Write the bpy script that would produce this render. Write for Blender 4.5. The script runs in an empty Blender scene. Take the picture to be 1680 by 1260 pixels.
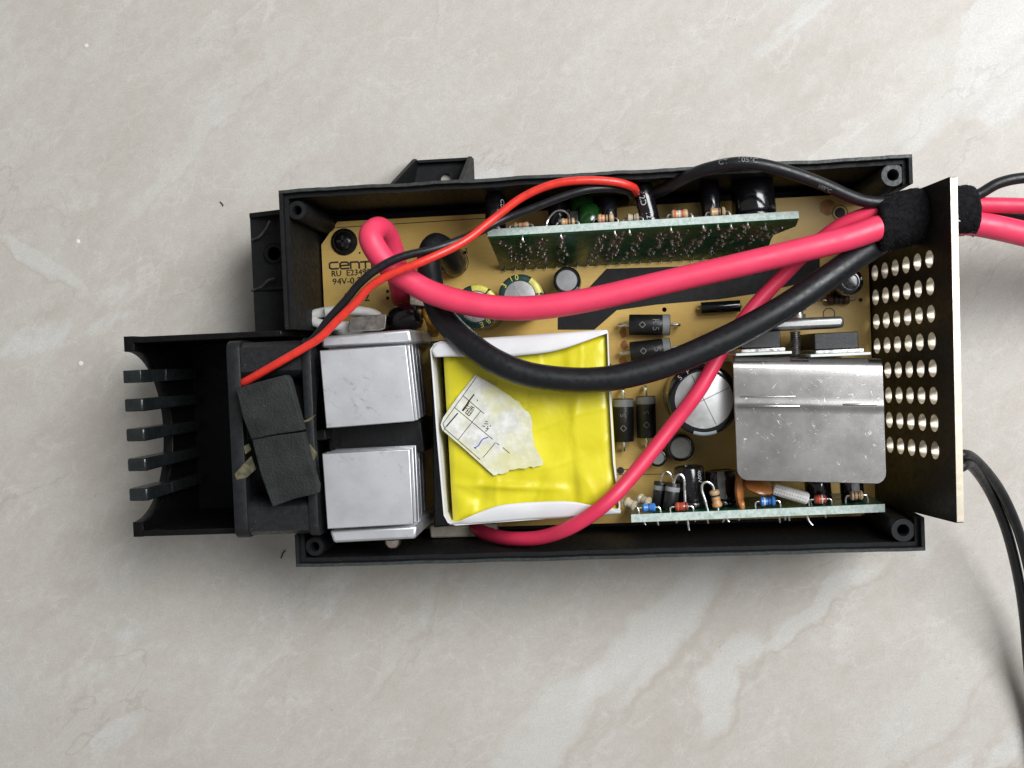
import bpy, bmesh, math, random
from mathutils import Vector, Matrix, Euler, noise
random.seed(7)
S = bpy.context.scene
COL = S.collection
MM = 0.001

# ------------------------------------------------------------------ camera, world, light
F_PX = 1843.0
CAM_P = Vector((3.4762, 3.2874, 349.8478))
CAM_E = Euler((-0.0268, 0.0851, -0.0423), 'XYZ')
cam = bpy.data.objects.new('camera', bpy.data.cameras.new('camera'))
COL.objects.link(cam)
cam.location = CAM_P * MM
cam.rotation_euler = CAM_E
cam.data.sensor_width = 36.0
cam.data.lens = 36.0 * F_PX / 1680.0
cam.data.clip_start = 0.01
cam.data.clip_end = 50
S.camera = cam
CAM_M = CAM_E.to_matrix()

world = bpy.data.worlds.new('World')
S.world = world
world.use_nodes = True
bg = world.node_tree.nodes['Background']
bg.inputs[0].default_value = (0.93, 0.93, 0.92, 1)
bg.inputs[1].default_value = 0.27

lamp = bpy.data.lights.new('window_light', 'AREA')
lamp.shape = 'RECTANGLE'
lamp.size = 0.52
lamp.size_y = 0.52
lamp.energy = 12.2
lamp.color = (0.97, 0.985, 1.0)
lo = bpy.data.objects.new('window_light', lamp)
COL.objects.link(lo)
lo.location = (0.47, 0.29, 0.76)
lo.rotation_euler = (Vector((0.0, 0.0, 0.02)) - lo.location).to_track_quat('-Z', 'Y').to_euler()

S.view_settings.view_transform = 'Standard'
S.view_settings.look = 'None'
S.view_settings.exposure = 0.0
S.view_settings.gamma = 1.0
S.render.engine = 'CYCLES'
S.cycles.max_bounces = 8


def W(u, v, z):
    """World point (mm) at height z seen at photo position u, v."""
    d = CAM_M @ Vector(((u - 840) / F_PX, -(v - 630) / F_PX, -1.0))
    t = (z - CAM_P.z) / d.z
    return CAM_P + d * t


# ------------------------------------------------------------------ materials
def nt(name):
    m = bpy.data.materials.new(name)
    m.use_nodes = True
    t = m.node_tree
    return m, t, t.nodes['Principled BSDF']


def N(t, kind, **kw):
    n = t.nodes.new(kind)
    for k, v in kw.items():
        if hasattr(n, k):
            setattr(n, k, v)
        else:
            n.inputs[k.replace('_', ' ')].default_value = v
    return n


def coords(t, scale=(1, 1, 1), rot=(0, 0, 0)):
    c = N(t, 'ShaderNodeNewGeometry')
    out = c.outputs['Position']
    for key, val, none in (('Rotation', rot, (0, 0, 0)), ('Scale', scale, (1, 1, 1))):     # turn first, then stretch
        if tuple(val) != none:
            mp = N(t, 'ShaderNodeMapping')
            mp.inputs[key].default_value = val
            t.links.new(out, mp.inputs['Vector'])
            out = mp.outputs[0]
    return out


def noise_n(t, vec, scale, detail=4, rough=0.55, dist=0.0):
    n = N(t, 'ShaderNodeTexNoise')
    n.inputs['Scale'].default_value = scale
    n.inputs['Detail'].default_value = detail
    n.inputs['Roughness'].default_value = rough
    n.inputs['Distortion'].default_value = dist
    t.links.new(vec, n.inputs['Vector'])
    return n.outputs[0]


def remap(t, sock, a, b, c=0.0, d=1.0, smooth=True):
    m = N(t, 'ShaderNodeMapRange')
    m.interpolation_type = 'SMOOTHSTEP' if smooth else 'LINEAR'
    m.inputs[1].default_value = a
    m.inputs[2].default_value = b
    m.inputs[3].default_value = c
    m.inputs[4].default_value = d
    t.links.new(sock, m.inputs[0])
    return m.outputs[0]


def mixc(t, fac, a, b, mode='MIX'):
    m = N(t, 'ShaderNodeMix', data_type='RGBA', blend_type=mode)
    for s, val in ((m.inputs[0], fac), (m.inputs[6], a), (m.inputs[7], b)):
        if isinstance(val, (tuple, list)):
            s.default_value = (*val[:3], 1)
        elif isinstance(val, (int, float)):
            s.default_value = val
        else:
            t.links.new(val, s)
    return m.outputs[2]


def math_n(t, op, a, b=0.0):
    m = N(t, 'ShaderNodeMath', operation=op)
    for s, val in ((m.inputs[0], a), (m.inputs[1], b)):
        if isinstance(val, (int, float)):
            s.default_value = val
        else:
            t.links.new(val, s)
    return m.outputs[0]


def bump(t, p, h, strength=0.2, dist=0.0002):
    b = N(t, 'ShaderNodeBump')
    b.inputs['Strength'].default_value = strength
    b.inputs['Distance'].default_value = dist
    t.links.new(h, b.inputs['Height'])
    t.links.new(b.outputs[0], p.inputs['Normal'])
    return b


def simple(name, col, rough=0.5, metal=0.0, var=0.15, vscale=400, bscale=1500, bstr=0.08, dust=0.0, dustcol=(0.35, 0.34, 0.31),
           spec=0.5, coat=0.0, sub=0.0):
    m, t, p = nt(name)
    v = coords(t)
    n1 = noise_n(t, v, vscale, 5)
    dark = tuple(c * (1 - var) for c in col)
    lite = tuple(min(1, c * (1 + var)) for c in col)
    c = mixc(t, remap(t, n1, 0.3, 0.7), dark, lite)
    if dust > 0:
        d = noise_n(t, v, 2600, 2, 0.6)
        d2 = noise_n(t, v, 120, 3, 0.6)
        k = math_n(t, 'MULTIPLY', remap(t, d, 0.66, 0.76), remap(t, d2, 0.4, 0.7))
        c = mixc(t, math_n(t, 'MULTIPLY', k, dust), c, dustcol)
    t.links.new(c, p.inputs['Base Color'])
    r = noise_n(t, v, vscale * 1.7, 3)
    t.links.new(remap(t, r, 0.3, 0.7, max(0.02, rough - 0.08), min(1, rough + 0.1)), p.inputs['Roughness'])
    p.inputs['Metallic'].default_value = metal
    p.inputs['Specular IOR Level'].default_value = spec
    p.inputs['Coat Weight'].default_value = coat
    p.inputs['Coat Roughness'].default_value = 0.12
    if sub:
        p.inputs['Subsurface Weight'].default_value = sub
        p.inputs['Subsurface Radius'].default_value = (0.001, 0.0005, 0.0003)
    if bstr > 0:
        bump(t, p, noise_n(t, v, bscale, 3), bstr, 0.0003)
    return m


def tile_material():
    m, t, p = nt('floor_tile')
    v = coords(t)
    vd = coords(t, (1.0, 2.1, 1), (0, 0, math.radians(-40)))
    big = noise_n(t, vd, 7, 9, 0.62, 0.15)
    mid = noise_n(t, vd, 40, 10, 0.70, 0.2)
    fine = noise_n(t, v, 320, 7, 0.75)
    grain = noise_n(t, v, 1700, 3, 0.7)
    c = mixc(t, remap(t, big, 0.36, 0.64), (0.508, 0.464, 0.410), (0.566, 0.535, 0.488))
    c = mixc(t, remap(t, mid, 0.36, 0.68, 0, 0.6), c, (0.605, 0.590, 0.555))
    # pale cloudy patches with fairly sharp torn borders, stretched along the grain
    cloud = noise_n(t, vd, 9.5, 10, 0.58, 0.25)
    patchy = remap(t, cloud, 0.585, 0.625, 0, 0.75)
    c = mixc(t, patchy, c, mixc(t, remap(t, mid, 0.3, 0.7), (0.60, 0.592, 0.568), (0.68, 0.672, 0.648)))
    brown = noise_n(t, vd, 13, 9, 0.6, 0.2)
    c = mixc(t, remap(t, brown, 0.60, 0.72, 0, 0.45), c, (0.42, 0.355, 0.30))
    # fine pale veins and darker hair cracks: where a noise crosses its middle
    for sc, wid, col, amt, rot in ((10, 0.011, (0.68, 0.655, 0.62), 0.42, -42), (21, 0.013, (0.67, 0.645, 0.61), 0.38, -28), (27, 0.014, (0.67, 0.645, 0.61), 0.34, -62),
                                   (46, 0.020, (0.67, 0.64, 0.61), 0.30, -45), (7.3, 0.0035, (0.34, 0.29, 0.25), 0.34, -36), (13.5, 0.0045, (0.38, 0.33, 0.29), 0.26, -58)):
        vv = coords(t, (1.0, 1.8, 1), (0, 0, math.radians(rot)))
        n = noise_n(t, vv, sc, 7, 0.52, 0.15)
        a = math_n(t, 'ABSOLUTE', math_n(t, 'SUBTRACT', n, 0.5))
        k = remap(t, a, 0.0, wid, amt, 0.0)
        brk = remap(t, noise_n(t, vv, sc * 1.7, 2), 0.46, 0.62)
        c = mixc(t, math_n(t, 'MULTIPLY', k, brk), c, col)
    c = mixc(t, remap(t, fine, 0.3, 0.75, 0, 0.42), c, mixc(t, 0.5, c, (0.28, 0.255, 0.225)))
    # large smooth pale inclusions with a tan fringe on one side, where the photographed tile has them
    for (pu, pv, la, lb, ang, amt) in ((1065, 1050, 0.040, 0.0105, 50, .5), (1185, 1115, 0.021, 0.0075, 62, .5), (905, 1195, 0.030, 0.010, 44, .35), (1330, 1000, 0.030, 0.0035, 38, .45), (1570, 110, 0.035, 0.013, 50, .2),
                                       (1440, 230, 0.03, 0.009, 30, .25), (660, 1040, 0.030, 0.0035, 56, .25), (60, 430, 0.022, 0.003, -40, .4), (360, 190, 0.05, 0.004, 42, .22), (1500, 1180, 0.03, 0.008, 45, .3)):
        w_ = W(pu, pv, 0) * MM
        sb = N(t, 'ShaderNodeVectorMath', operation='SUBTRACT')
        t.links.new(coords(t), sb.inputs[0])
        sb.inputs[1].default_value = w_
        nz = N(t, 'ShaderNodeTexNoise')
        nz.inputs['Scale'].default_value = 55
        nz.inputs['Detail'].default_value = 7
        t.links.new(coords(t), nz.inputs['Vector'])
        wp = N(t, 'ShaderNodeVectorMath', operation='MULTIPLY_ADD')
        t.links.new(nz.outputs[1], wp.inputs[0])
        wp.inputs[1].default_value = (0.022, 0.022, 0)
        t.links.new(sb.outputs[0], wp.inputs[2])
        of = N(t, 'ShaderNodeVectorMath', operation='SUBTRACT')
        t.links.new(wp.outputs[0], of.inputs[0])
        of.inputs[1].default_value = (0.011, 0.011, 0)
        mr = N(t, 'ShaderNodeMapping')
        mr.inputs['Rotation'].default_value = (0, 0, -math.radians(ang))
        t.links.new(of.outputs[0], mr.inputs['Vector'])
        ms = N(t, 'ShaderNodeMapping')
        ms.inputs['Scale'].default_value = (1 / la, 1 / lb, 1)
        t.links.new(mr.outputs[0], ms.inputs['Vector'])
        ln = N(t, 'ShaderNodeVectorMath', operation='LENGTH')
        t.links.new(ms.outputs[0], ln.inputs[0])
        d = ln.outputs['Value']
        sx = N(t, 'ShaderNodeSeparateXYZ')
        t.links.new(ms.outputs[0], sx.inputs[0])
        side = remap(t, sx.outputs[1], -0.9, -0.3, 1, 0)
        ring = math_n(t, 'MULTIPLY', remap(t, d, 0.92, 1.02), remap(t, d, 1.10, 1.28, 1, 0))
        c = mixc(t, math_n(t, 'MULTIPLY', math_n(t, 'MULTIPLY', ring, side), amt), c, (0.44, 0.39, 0.33))
        c = mixc(t, remap(t, d, 0.62, 1.02, amt, 0), c, (0.655, 0.655, 0.635))
    # pits: sparse dark specks gathered in patches
    vor = N(t, 'ShaderNodeTexVoronoi')
    vor.inputs['Scale'].default_value = 520
    t.links.new(v, vor.inputs['Vector'])
    sp = remap(t, vor.outputs['Distance'], 0.08, 0.24, 1, 0)
    patch = remap(t, noise_n(t, v, 30, 5, 0.65), 0.54, 0.66)
    rare = N(t, 'ShaderNodeSeparateColor')
    t.links.new(vor.outputs['Color'], rare.inputs[0])
    sp = math_n(t, 'MULTIPLY', math_n(t, 'MULTIPLY', sp, patch), remap(t, rare.outputs[0], 0.55, 0.8))
    c = mixc(t, math_n(t, 'MULTIPLY', sp, 0.5), c, (0.27, 0.235, 0.205))
    c = mixc(t, remap(t, grain, 0.32, 0.68, 0.0, 0.34), c, (0.36, 0.34, 0.31))
    t.links.new(c, p.inputs['Base Color'])
    p.inputs['Roughness'].default_value = 0.5
    p.inputs['Specular IOR Level'].default_value = 0.3
    h = math_n(t, 'ADD', math_n(t, 'MULTIPLY', fine, 0.5), math_n(t, 'MULTIPLY', grain, 0.35))
    bump(t, p, h, 0.2, 0.0004)
    return m


def brushed(name, col, rough, scratch=0.5, rot=0.0, scuff=0.0, grainy=0.1, blotch=0.16):
    m, t, p = nt(name)
    v = coords(t)
    n1 = noise_n(t, v, 90, 6, 0.65)
    n2 = noise_n(t, coords(t, (1, 9, 1), (0, 0, rot)), 900, 4, 0.6)
    c = mixc(t, remap(t, n1, 0.3, 0.7), tuple(x * (1 - blotch) for x in col), col)
    if scuff:
        k = noise_n(t, coords(t, (1, 1.5, 1), (0, 0, 0.6)), 300, 7, 0.72, 0.3)
        k2 = noise_n(t, v, 70, 3)
        kk = math_n(t, 'MULTIPLY', remap(t, k, 0.55, 0.78), remap(t, k2, 0.40, 0.62))
        c = mixc(t, math_n(t, 'MULTIPLY', kk, scuff), c, (0.16, 0.16, 0.16))
    p.inputs['Metallic'].default_value = 1.0
    # scratches: short thin lines in several directions
    ks = None
    for ro, sc in ((0.9, 420), (-0.5, 560), (2.2, 500), (1.45, 700)):
        vv = coords(t, (1, 0.16, 1), (0, 0, ro))
        a = noise_n(t, vv, sc, 2, 0.5, 0.1)
        k = remap(t, math_n(t, 'ABSOLUTE', math_n(t, 'SUBTRACT', a, 0.5)), 0, 0.007, 1, 0)
        k = math_n(t, 'MULTIPLY', k, remap(t, noise_n(t, coords(t, (1, 1, 1), (0, 0, ro)), 300 + sc * .2, 2), 0.62, 0.70))
        ks = k if ks is None else math_n(t, 'MAXIMUM', ks, k)
    c = mixc(t, math_n(t, 'MULTIPLY', ks, 0.7 * scratch), c, (0.92, 0.92, 0.92))
    t.links.new(c, p.inputs['Base Color'])
    r = math_n(t, 'ADD', remap(t, n1, 0.3, 0.7, rough - 0.3 * blotch, rough + 0.4 * blotch), math_n(t, 'MULTIPLY', ks, 0.4 * scratch))
    t.links.new(r, p.inputs['Roughness'])
    h = math_n(t, 'ADD', math_n(t, 'MULTIPLY', n2, 0.5), math_n(t, 'MULTIPLY', ks, 1.0 * scratch))
    bump(t, p, h, grainy, 0.0002)
    return m


def board_amber():
    m, t, p = nt('phenolic_board')
    v = coords(t)
    a = noise_n(t, v, 24, 5, 0.6)
    b = noise_n(t, coords(t, (1, 12, 1)), 300, 3)
    c = mixc(t, remap(t, a, 0.3, 0.7), (0.62, 0.39, 0.085), (0.74, 0.51, 0.155))
    c = mixc(t, remap(t, b, 0.3, 0.7, 0, 0.22), c, (0.46, 0.28, 0.08))
    st = noise_n(t, v, 70, 4, 0.6)
    c = mixc(t, remap(t, st, 0.62, 0.76, 0, 0.55), c, (0.34, 0.15, 0.04))
    t.links.new(c, p.inputs['Base Color'])
    p.inputs['Roughness'].default_value = 0.38
    bump(t, p, b, 0.05, 0.0002)
    return m


def fibre_edge():
    m, t, p = nt('glass_fibre_edge')
    v = coords(t)
    a = noise_n(t, v, 900, 3, 0.7)
    b = noise_n(t, v, 180, 3, 0.6)
    c = mixc(t, remap(t, a, 0.35, 0.65), (0.30, 0.40, 0.36), (0.52, 0.60, 0.56))
    c = mixc(t, remap(t, b, 0.4, 0.6, 0, 0.4), c, (0.50, 0.55, 0.53))
    t.links.new(c, p.inputs['Base Color'])
    p.inputs['Roughness'].default_value = 0.6
    bump(t, p, a, 0.4, 0.0003)
    return m


def foam_material():
    m, t, p = nt('black_foam')
    v = coords(t)
    vor = N(t, 'ShaderNodeTexVoronoi')
    vor.inputs['Scale'].default_value = 1500
    t.links.new(v, vor.inputs['Vector'])
    n = noise_n(t, v, 2200, 3, 0.7)
    big = noise_n(t, v, 130, 4)
    c = mixc(t, remap(t, big, 0.3, 0.7), (0.020, 0.0222, 0.0215), (0.036, 0.039, 0.037))
    c = mixc(t, remap(t, n, 0.68, 0.78, 0, 0.6), c, (0.30, 0.31, 0.30))
    t.links.new(c, p.inputs['Base Color'])
    p.inputs['Roughness'].default_value = 0.95
    p.inputs['Specular IOR Level'].default_value = 0.15
    h = math_n(t, 'ADD', vor.outputs['Distance'], n)
    bump(t, p, h, 0.6, 0.0004)
    return m


def yellow_tape():
    m, t, p = nt('yellow_tape')
    v = coords(t)
    a = noise_n(t, v, 45, 4, 0.6, 0.6)
    c = mixc(t, remap(t, a, 0.3, 0.7), (0.62, 0.545, 0.012), (0.72, 0.645, 0.026))
    b = noise_n(t, coords(t, (1, 1.4, 1)), 38, 5, 0.6, 0.4)
    c = mixc(t, remap(t, b, 0.60, 0.74, 0, 0.55), c, (0.66, 0.43, 0.012))
    d = noise_n(t, v, 200, 5, 0.7)
    e = noise_n(t, v, 33, 2)
    k = math_n(t, 'MULTIPLY', remap(t, d, 0.52, 0.66), remap(t, e, 0.52, 0.66))
    c = mixc(t, math_n(t, 'MULTIPLY', k, 0.6), c, (0.26, 0.26, 0.05))
    t.links.new(c, p.inputs['Base Color'])
    p.inputs['Roughness'].default_value = 0.33
    p.inputs['Coat Weight'].default_value = 0.05
    h = noise_n(t, coords(t, (1, 0.6, 1), (0, 0, 0.15)), 120, 3, 0.5, 0.6)
    bump(t, p, h, 0.40, 0.0010)
    return m


def paper_label():
    m, t, p = nt('torn_paper')
    v = coords(t)
    a = noise_n(t, v, 330, 5, 0.7)
    b = noise_n(t, v, 75, 4)
    c = mixc(t, remap(t, a, 0.35, 0.7), (0.56, 0.56, 0.50), (0.76, 0.76, 0.73))
    c = mixc(t, math_n(t, 'MULTIPLY', remap(t, b, 0.44, 0.62), 0.6), c, (0.64, 0.61, 0.22))
    t.links.new(c, p.inputs['Base Color'])
    p.inputs['Roughness'].default_value = 0.75
    bump(t, p, a, 0.3, 0.0003)
    return m


M = {}
M['tile'] = tile_material()
M['case'] = simple('black_case_plastic', (0.0058, 0.0061, 0.0068), 0.60, var=0.25, bscale=2200, bstr=0.08, dust=0.4, spec=0.25)
M['rim'] = simple('scuffed_black_plastic', (0.024, 0.030, 0.029), 0.5, var=0.35, vscale=700, bscale=900, bstr=0.25, dust=0.5)
M['duct'] = simple('glossy_black_duct_plastic', (0.0028, 0.0028, 0.0032), 0.42, var=0.2, bstr=0.06, dust=0.12, spec=0.22)
M['scuff'] = simple('scuffed_grey_plastic', (0.035, 0.035, 0.036), 0.5, var=0.5, vscale=500)
M['fan'] = simple('fan_black_plastic', (0.0095, 0.0100, 0.0112), 0.48, var=0.2, bscale=1800, bstr=0.12, dust=0.35, spec=0.4)
M['bar'] = simple('moulded_black_plastic', (0.012, 0.0145, 0.0145), 0.24, var=0.2, bscale=900, bstr=0.15, dust=0.2)
M['foam'] = foam_material()
M['glue'] = simple('dried_glue', (0.10, 0.092, 0.05), 0.6, var=0.4, vscale=700, bscale=700, bstr=0.4)
M['board'] = board_amber()
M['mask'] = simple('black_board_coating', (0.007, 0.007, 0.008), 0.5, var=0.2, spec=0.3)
M['ink'] = simple('black_board_ink', (0.02, 0.016, 0.012), 0.6, var=0.2, bstr=0)
M['whiteink'] = simple('pale_print', (0.55, 0.56, 0.56), 0.6, var=0.2, bstr=0)
M['greyink'] = simple('grey_print', (0.19, 0.195, 0.20), 0.6, var=0.3, bstr=0)
M['penblue'] = simple('blue_pen_ink', (0.07, 0.07, 0.42), 0.6, var=0.2, bstr=0)
M['green'] = simple('green_solder_mask', (0.006, 0.068, 0.030), 0.3, var=0.35, vscale=250)
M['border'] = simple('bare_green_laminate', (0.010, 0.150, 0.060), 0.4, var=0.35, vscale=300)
M['edge'] = fibre_edge()
M['solder'] = simple('dull_solder', (0.30, 0.29, 0.27), 0.45, 1.0, var=0.5, vscale=500, bstr=0.3)
M['flux'] = simple('brown_flux', (0.09, 0.075, 0.05), 0.45, var=0.4, vscale=900, bstr=0.3)
M['lead'] = simple('tinned_wire', (0.72, 0.72, 0.70), 0.28, 1.0, var=0.1, bstr=0.05)
M['steel'] = simple('steel_screw', (0.60, 0.58, 0.55), 0.3, 1.0, var=0.15)
M['thread'] = simple('dark_steel_thread', (0.24, 0.23, 0.22), 0.4, 1.0, var=0.2)
M['brass'] = simple('bronze_screw', (0.60, 0.52, 0.45), 0.25, 1.0, var=0.15)
M['blkscrew'] = simple('black_screw', (0.02, 0.02, 0.022), 0.22, 0.6, var=0.2)
M['alu'] = brushed('matte_aluminium', (0.80, 0.81, 0.84), 0.50, 0.30, 0.0, 0.75, 0.10, 0.06)
M['chrome'] = brushed('scratched_sheet_aluminium', (0.47, 0.455, 0.445), 0.25, 0.6, 0.0, 0.0, 0.05, 0.07)
M['captop'] = brushed('capacitor_top_aluminium', (0.80, 0.80, 0.80), 0.32, 0.6, 0.7, 0.0, 0.06)
M['tab'] = simple('grey_metal_tab', (0.40, 0.37, 0.34), 0.4, 1.0, var=0.2)
M['clip'] = brushed('cut_aluminium_bar', (0.36, 0.36, 0.355), 0.45, 0.3, 1.57, 0.0, 0.3)
M['panel'] = simple('dark_anodised_plate', (0.013, 0.011, 0.009), 0.40, 0.0, var=0.2, dust=0.15, spec=0.4)
M['paneledge'] = simple('bare_cut_metal_edge', (0.52, 0.47, 0.38), 0.5, 1.0, var=0.08, vscale=300, bstr=0.03)
M['sleeve'] = simple('black_shrink_sleeve', (0.006, 0.006, 0.0075), 0.16, var=0.2, bstr=0.05, coat=0.4)
M['greensleeve'] = simple('dark_green_sleeve', (0.010, 0.035, 0.028), 0.2, var=0.2, bstr=0.04, coat=0.4)
M['yellowprint'] = simple('yellow_print', (0.52, 0.47, 0.08), 0.4, var=0.2, bstr=0)
M['stripe'] = simple('pale_blue_stripe', (0.42, 0.49, 0.52), 0.3, var=0.1, bstr=0)
M['greenfilm'] = simple('green_dipped_film', (0.008, 0.042, 0.008), 0.14, var=0.3, bstr=0.05, coat=0.6)
M['epoxy'] = simple('black_epoxy', (0.009, 0.009, 0.010), 0.42, var=0.2, bscale=1800, bstr=0.15)
M['band'] = simple('grey_band', (0.24, 0.245, 0.25), 0.45, var=0.1, bstr=0.05)
M['beige'] = simple('beige_resistor', (0.50, 0.34, 0.19), 0.35, var=0.15, bstr=0.08)
M['ivory'] = simple('ivory_bead', (0.40, 0.35, 0.25), 0.3, var=0.2, bstr=0.08, coat=0.3)
M['bluer'] = simple('blue_resistor', (0.045, 0.19, 0.52), 0.3, var=0.15, bstr=0.08)
M['bluedk'] = simple('dark_blue_band', (0.015, 0.06, 0.24), 0.35, var=0.1, bstr=0)
M['redglass'] = simple('red_glass', (0.33, 0.055, 0.03), 0.12, var=0.3, bstr=0.1, coat=0.6)
M['redband'] = simple('red_band', (0.55, 0.09, 0.05), 0.35, var=0.1, bstr=0)
M['brownband'] = simple('brown_band', (0.10, 0.045, 0.025), 0.35, var=0.1, bstr=0)
M['orangeband'] = simple('orange_band', (0.62, 0.24, 0.06), 0.35, var=0.1, bstr=0)
M['disc'] = simple('orange_ceramic', (0.43, 0.16, 0.045), 0.3, var=0.2, bstr=0.1, coat=0.3)
M['braid'] = simple('white_braided_sleeve', (0.78, 0.77, 0.74), 0.7, var=0.1, bscale=900, bstr=0.3)
M['dash'] = simple('dark_sleeve_dash', (0.18, 0.18, 0.2), 0.6, bstr=0)
M['paper'] = simple('white_card_paper', (0.69, 0.69, 0.70), 0.55, var=0.05, vscale=90, bscale=500, bstr=0.06, sub=0.1)
M['tape'] = yellow_tape()
M['label'] = paper_label()
M['bobbin'] = simple('cream_bobbin', (0.55, 0.50, 0.40), 0.5)
M['pink'] = simple('pink_cable_jacket', (0.78, 0.048, 0.118), 0.46, var=0.06, vscale=120, bscale=500, bstr=0.06, spec=0.5, sub=0.08)
M['pinkdk'] = simple('deep_pink_cable_jacket', (0.68, 0.032, 0.090), 0.44, var=0.06, vscale=120, bscale=500, bstr=0.06, sub=0.08)
M['cable'] = simple('black_cable_jacket', (0.0070, 0.0076, 0.0092), 0.40, var=0.12, bscale=300, bstr=0.03, dust=0.02, spec=0.42)
M['red'] = simple('red_wire', (0.70, 0.035, 0.022), 0.33, var=0.1, bscale=900, bstr=0.06)
M['velcro'] = simple('black_felt', (0.010, 0.010, 0.011), 0.95, var=0.4, vscale=900, bscale=900, bstr=0.8, spec=0.1)
M['fuzz'] = simple('black_fuzz', (0.05, 0.052, 0.054), 0.8, var=0.5, bstr=0, spec=0.2)
M['cord'] = simple('white_silicone_cord', (0.70, 0.69, 0.66), 0.4, var=0.06, bscale=600, bstr=0.1)
M['pad'] = simple('pale_insulator_sheet', (0.66, 0.70, 0.68), 0.4, var=0.06, bstr=0.05)
M['copper'] = simple('amber_lacquered_wire', (0.40, 0.20, 0.03), 0.3, 0.3, var=0.2)
M['whitebox'] = simple('tan_component', (0.42, 0.36, 0.28), 0.5)
M['hair'] = simple('dark_hair', (0.03, 0.02, 0.015), 0.5, bstr=0)
M['chip'] = simple('white_chip_mark', (0.75, 0.74, 0.72), 0.5, bstr=0)


# ------------------------------------------------------------------ mesh builder (millimetres)
class MB:
    def __init__(self):
        self.v, self.f, self.mi = [], [], []

    def add(self, vs, fs, mi=0):
        o = len(self.v)
        self.v += [Vector(p) for p in vs]
        self.f += [tuple(i + o for i in f) for f in fs]
        self.mi += [mi] * len(fs)
        return self

    def box(self, c, s, R=None, mi=0):
        c = Vector(c)
        vs = []
        for z in (-1, 1):
            for x, y in ((-1, -1), (1, -1), (1, 1), (-1, 1)):
                p = Vector((x * s[0] / 2, y * s[1] / 2, z * s[2] / 2))
                vs.append(c + (R @ p if R else p))
        return self.add(vs, [(3, 2, 1, 0), (4, 5, 6, 7), (0, 1, 5, 4), (1, 2, 6, 5), (2, 3, 7, 6), (3, 0, 4, 7)], mi)

    def loft(self, rings, closed=True, cap=True, mi=0):
        n = len(rings[0])
        vs = [p for r in rings for p in r]
        fs = []
        for i in range(len(rings) - 1):
            for j in range(n if closed else n - 1):
                k = (j + 1) % n
                fs.append((i * n + j, i * n + k, (i + 1) * n + k, (i + 1) * n + j))
        if cap:
            fs.append(tuple(reversed(range(n))))
            fs.append(tuple((len(rings) - 1) * n + j for j in range(n)))
        return self.add(vs, fs, mi)

    def prism(self, top, z0, z1=None, mi=0):
        """top: list of points anticlockwise from above; extruded straight down to z0."""
        top = [Vector(p) for p in top]
        if z1 is not None:
            top = [Vector((p.x, p.y, z1)) for p in top]
        ar = sum(top[i].x * top[(i + 1) % len(top)].y - top[(i + 1) % len(top)].x * top[i].y for i in range(len(top)))
        if ar < 0:
            top.reverse()
        low = [Vector((p.x, p.y, z0)) for p in top]
        return self.loft([low, top], mi=mi)

    def lathe(self, p0, p1, prof, seg=20, a0=0.0, a1=None, mi=0, cap=True, ref=None):
        """prof: (t, r): t in mm from p0 along p0->p1."""
        p0, p1 = Vector(p0), Vector(p1)
        ax = (p1 - p0).normalized()
        e1, e2 = frame(ax, ref)
        full = a1 is None
        n = seg if full else seg + 1
        span = 2 * math.pi if full else a1 - a0
        rings = []
        for t, r in prof:
            rings.append([p0 + ax * t + (e1 * math.cos(a0 + span * k / seg) + e2 * math.sin(a0 + span * k / seg)) * r for k in range(n)])
        return self.loft(rings, closed=full, cap=cap and full, mi=mi)

    def tube(self, pts, r, seg=12, sub=6, mi=0, cap=True, closed=False, flat=None):
        P = crom(pts, sub, closed)
        rr = r if callable(r) else (lambda t: r)
        n = len(P)
        T = []
        for i in range(n):
            a = P[(i - 1) % n] if closed else P[max(i - 1, 0)]
            b = P[(i + 1) % n] if closed else P[min(i + 1, n - 1)]
            T.append((b - a).normalized())
        e1, _ = frame(T[0])
        rings = []
        for i in range(n):
            e1 = (e1 - T[i] * e1.dot(T[i])).normalized()
            e2 = T[i].cross(e1)
            R = rr(i / (n - 1))
            rings.append([P[i] + (e1 * math.cos(2 * math.pi * k / seg) + e2 * math.sin(2 * math.pi * k / seg)) * R for k in range(seg)])
        if closed:
            rings.append(rings[0])
        return self.loft(rings, cap=cap and not closed, mi=mi)

    def xf(self, fn):
        self.v = [fn(p) for p in self.v]
        return self


def frame(ax, ref=None):
    if ref is None:
        ref = Vector((0, 0, 1)) if abs(ax.z) < 0.9 else Vector((1, 0, 0))
    e1 = (ref - ax * ref.dot(ax)).normalized()
    return e1, ax.cross(e1)


def crom(pts, sub=6, closed=False):
    pts = [Vector(p) for p in pts]
    n = len(pts)
    if n < 3:
        return [pts[0].lerp(pts[1], i / sub) for i in range(sub + 1)]
    out = []
    rng = range(n) if closed else range(n - 1)
    for i in rng:
        if closed:
            a, b, c, d = pts[(i - 1) % n], pts[i], pts[(i + 1) % n], pts[(i + 2) % n]
        else:
            b, c = pts[i], pts[i + 1]
            a = pts[i - 1] if i else b * 2 - c
            d = pts[i + 2] if i + 2 < n else c * 2 - b
        for k in range(sub):
            t = k / sub
            out.append(0.5 * ((2 * b) + (c - a) * t + (2 * a - 5 * b + 4 * c - d) * t * t + (3 * b - a - 3 * c + d) * t ** 3))
    if not closed:
        out.append(pts[-1])
    return out


ORG = {}


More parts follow.
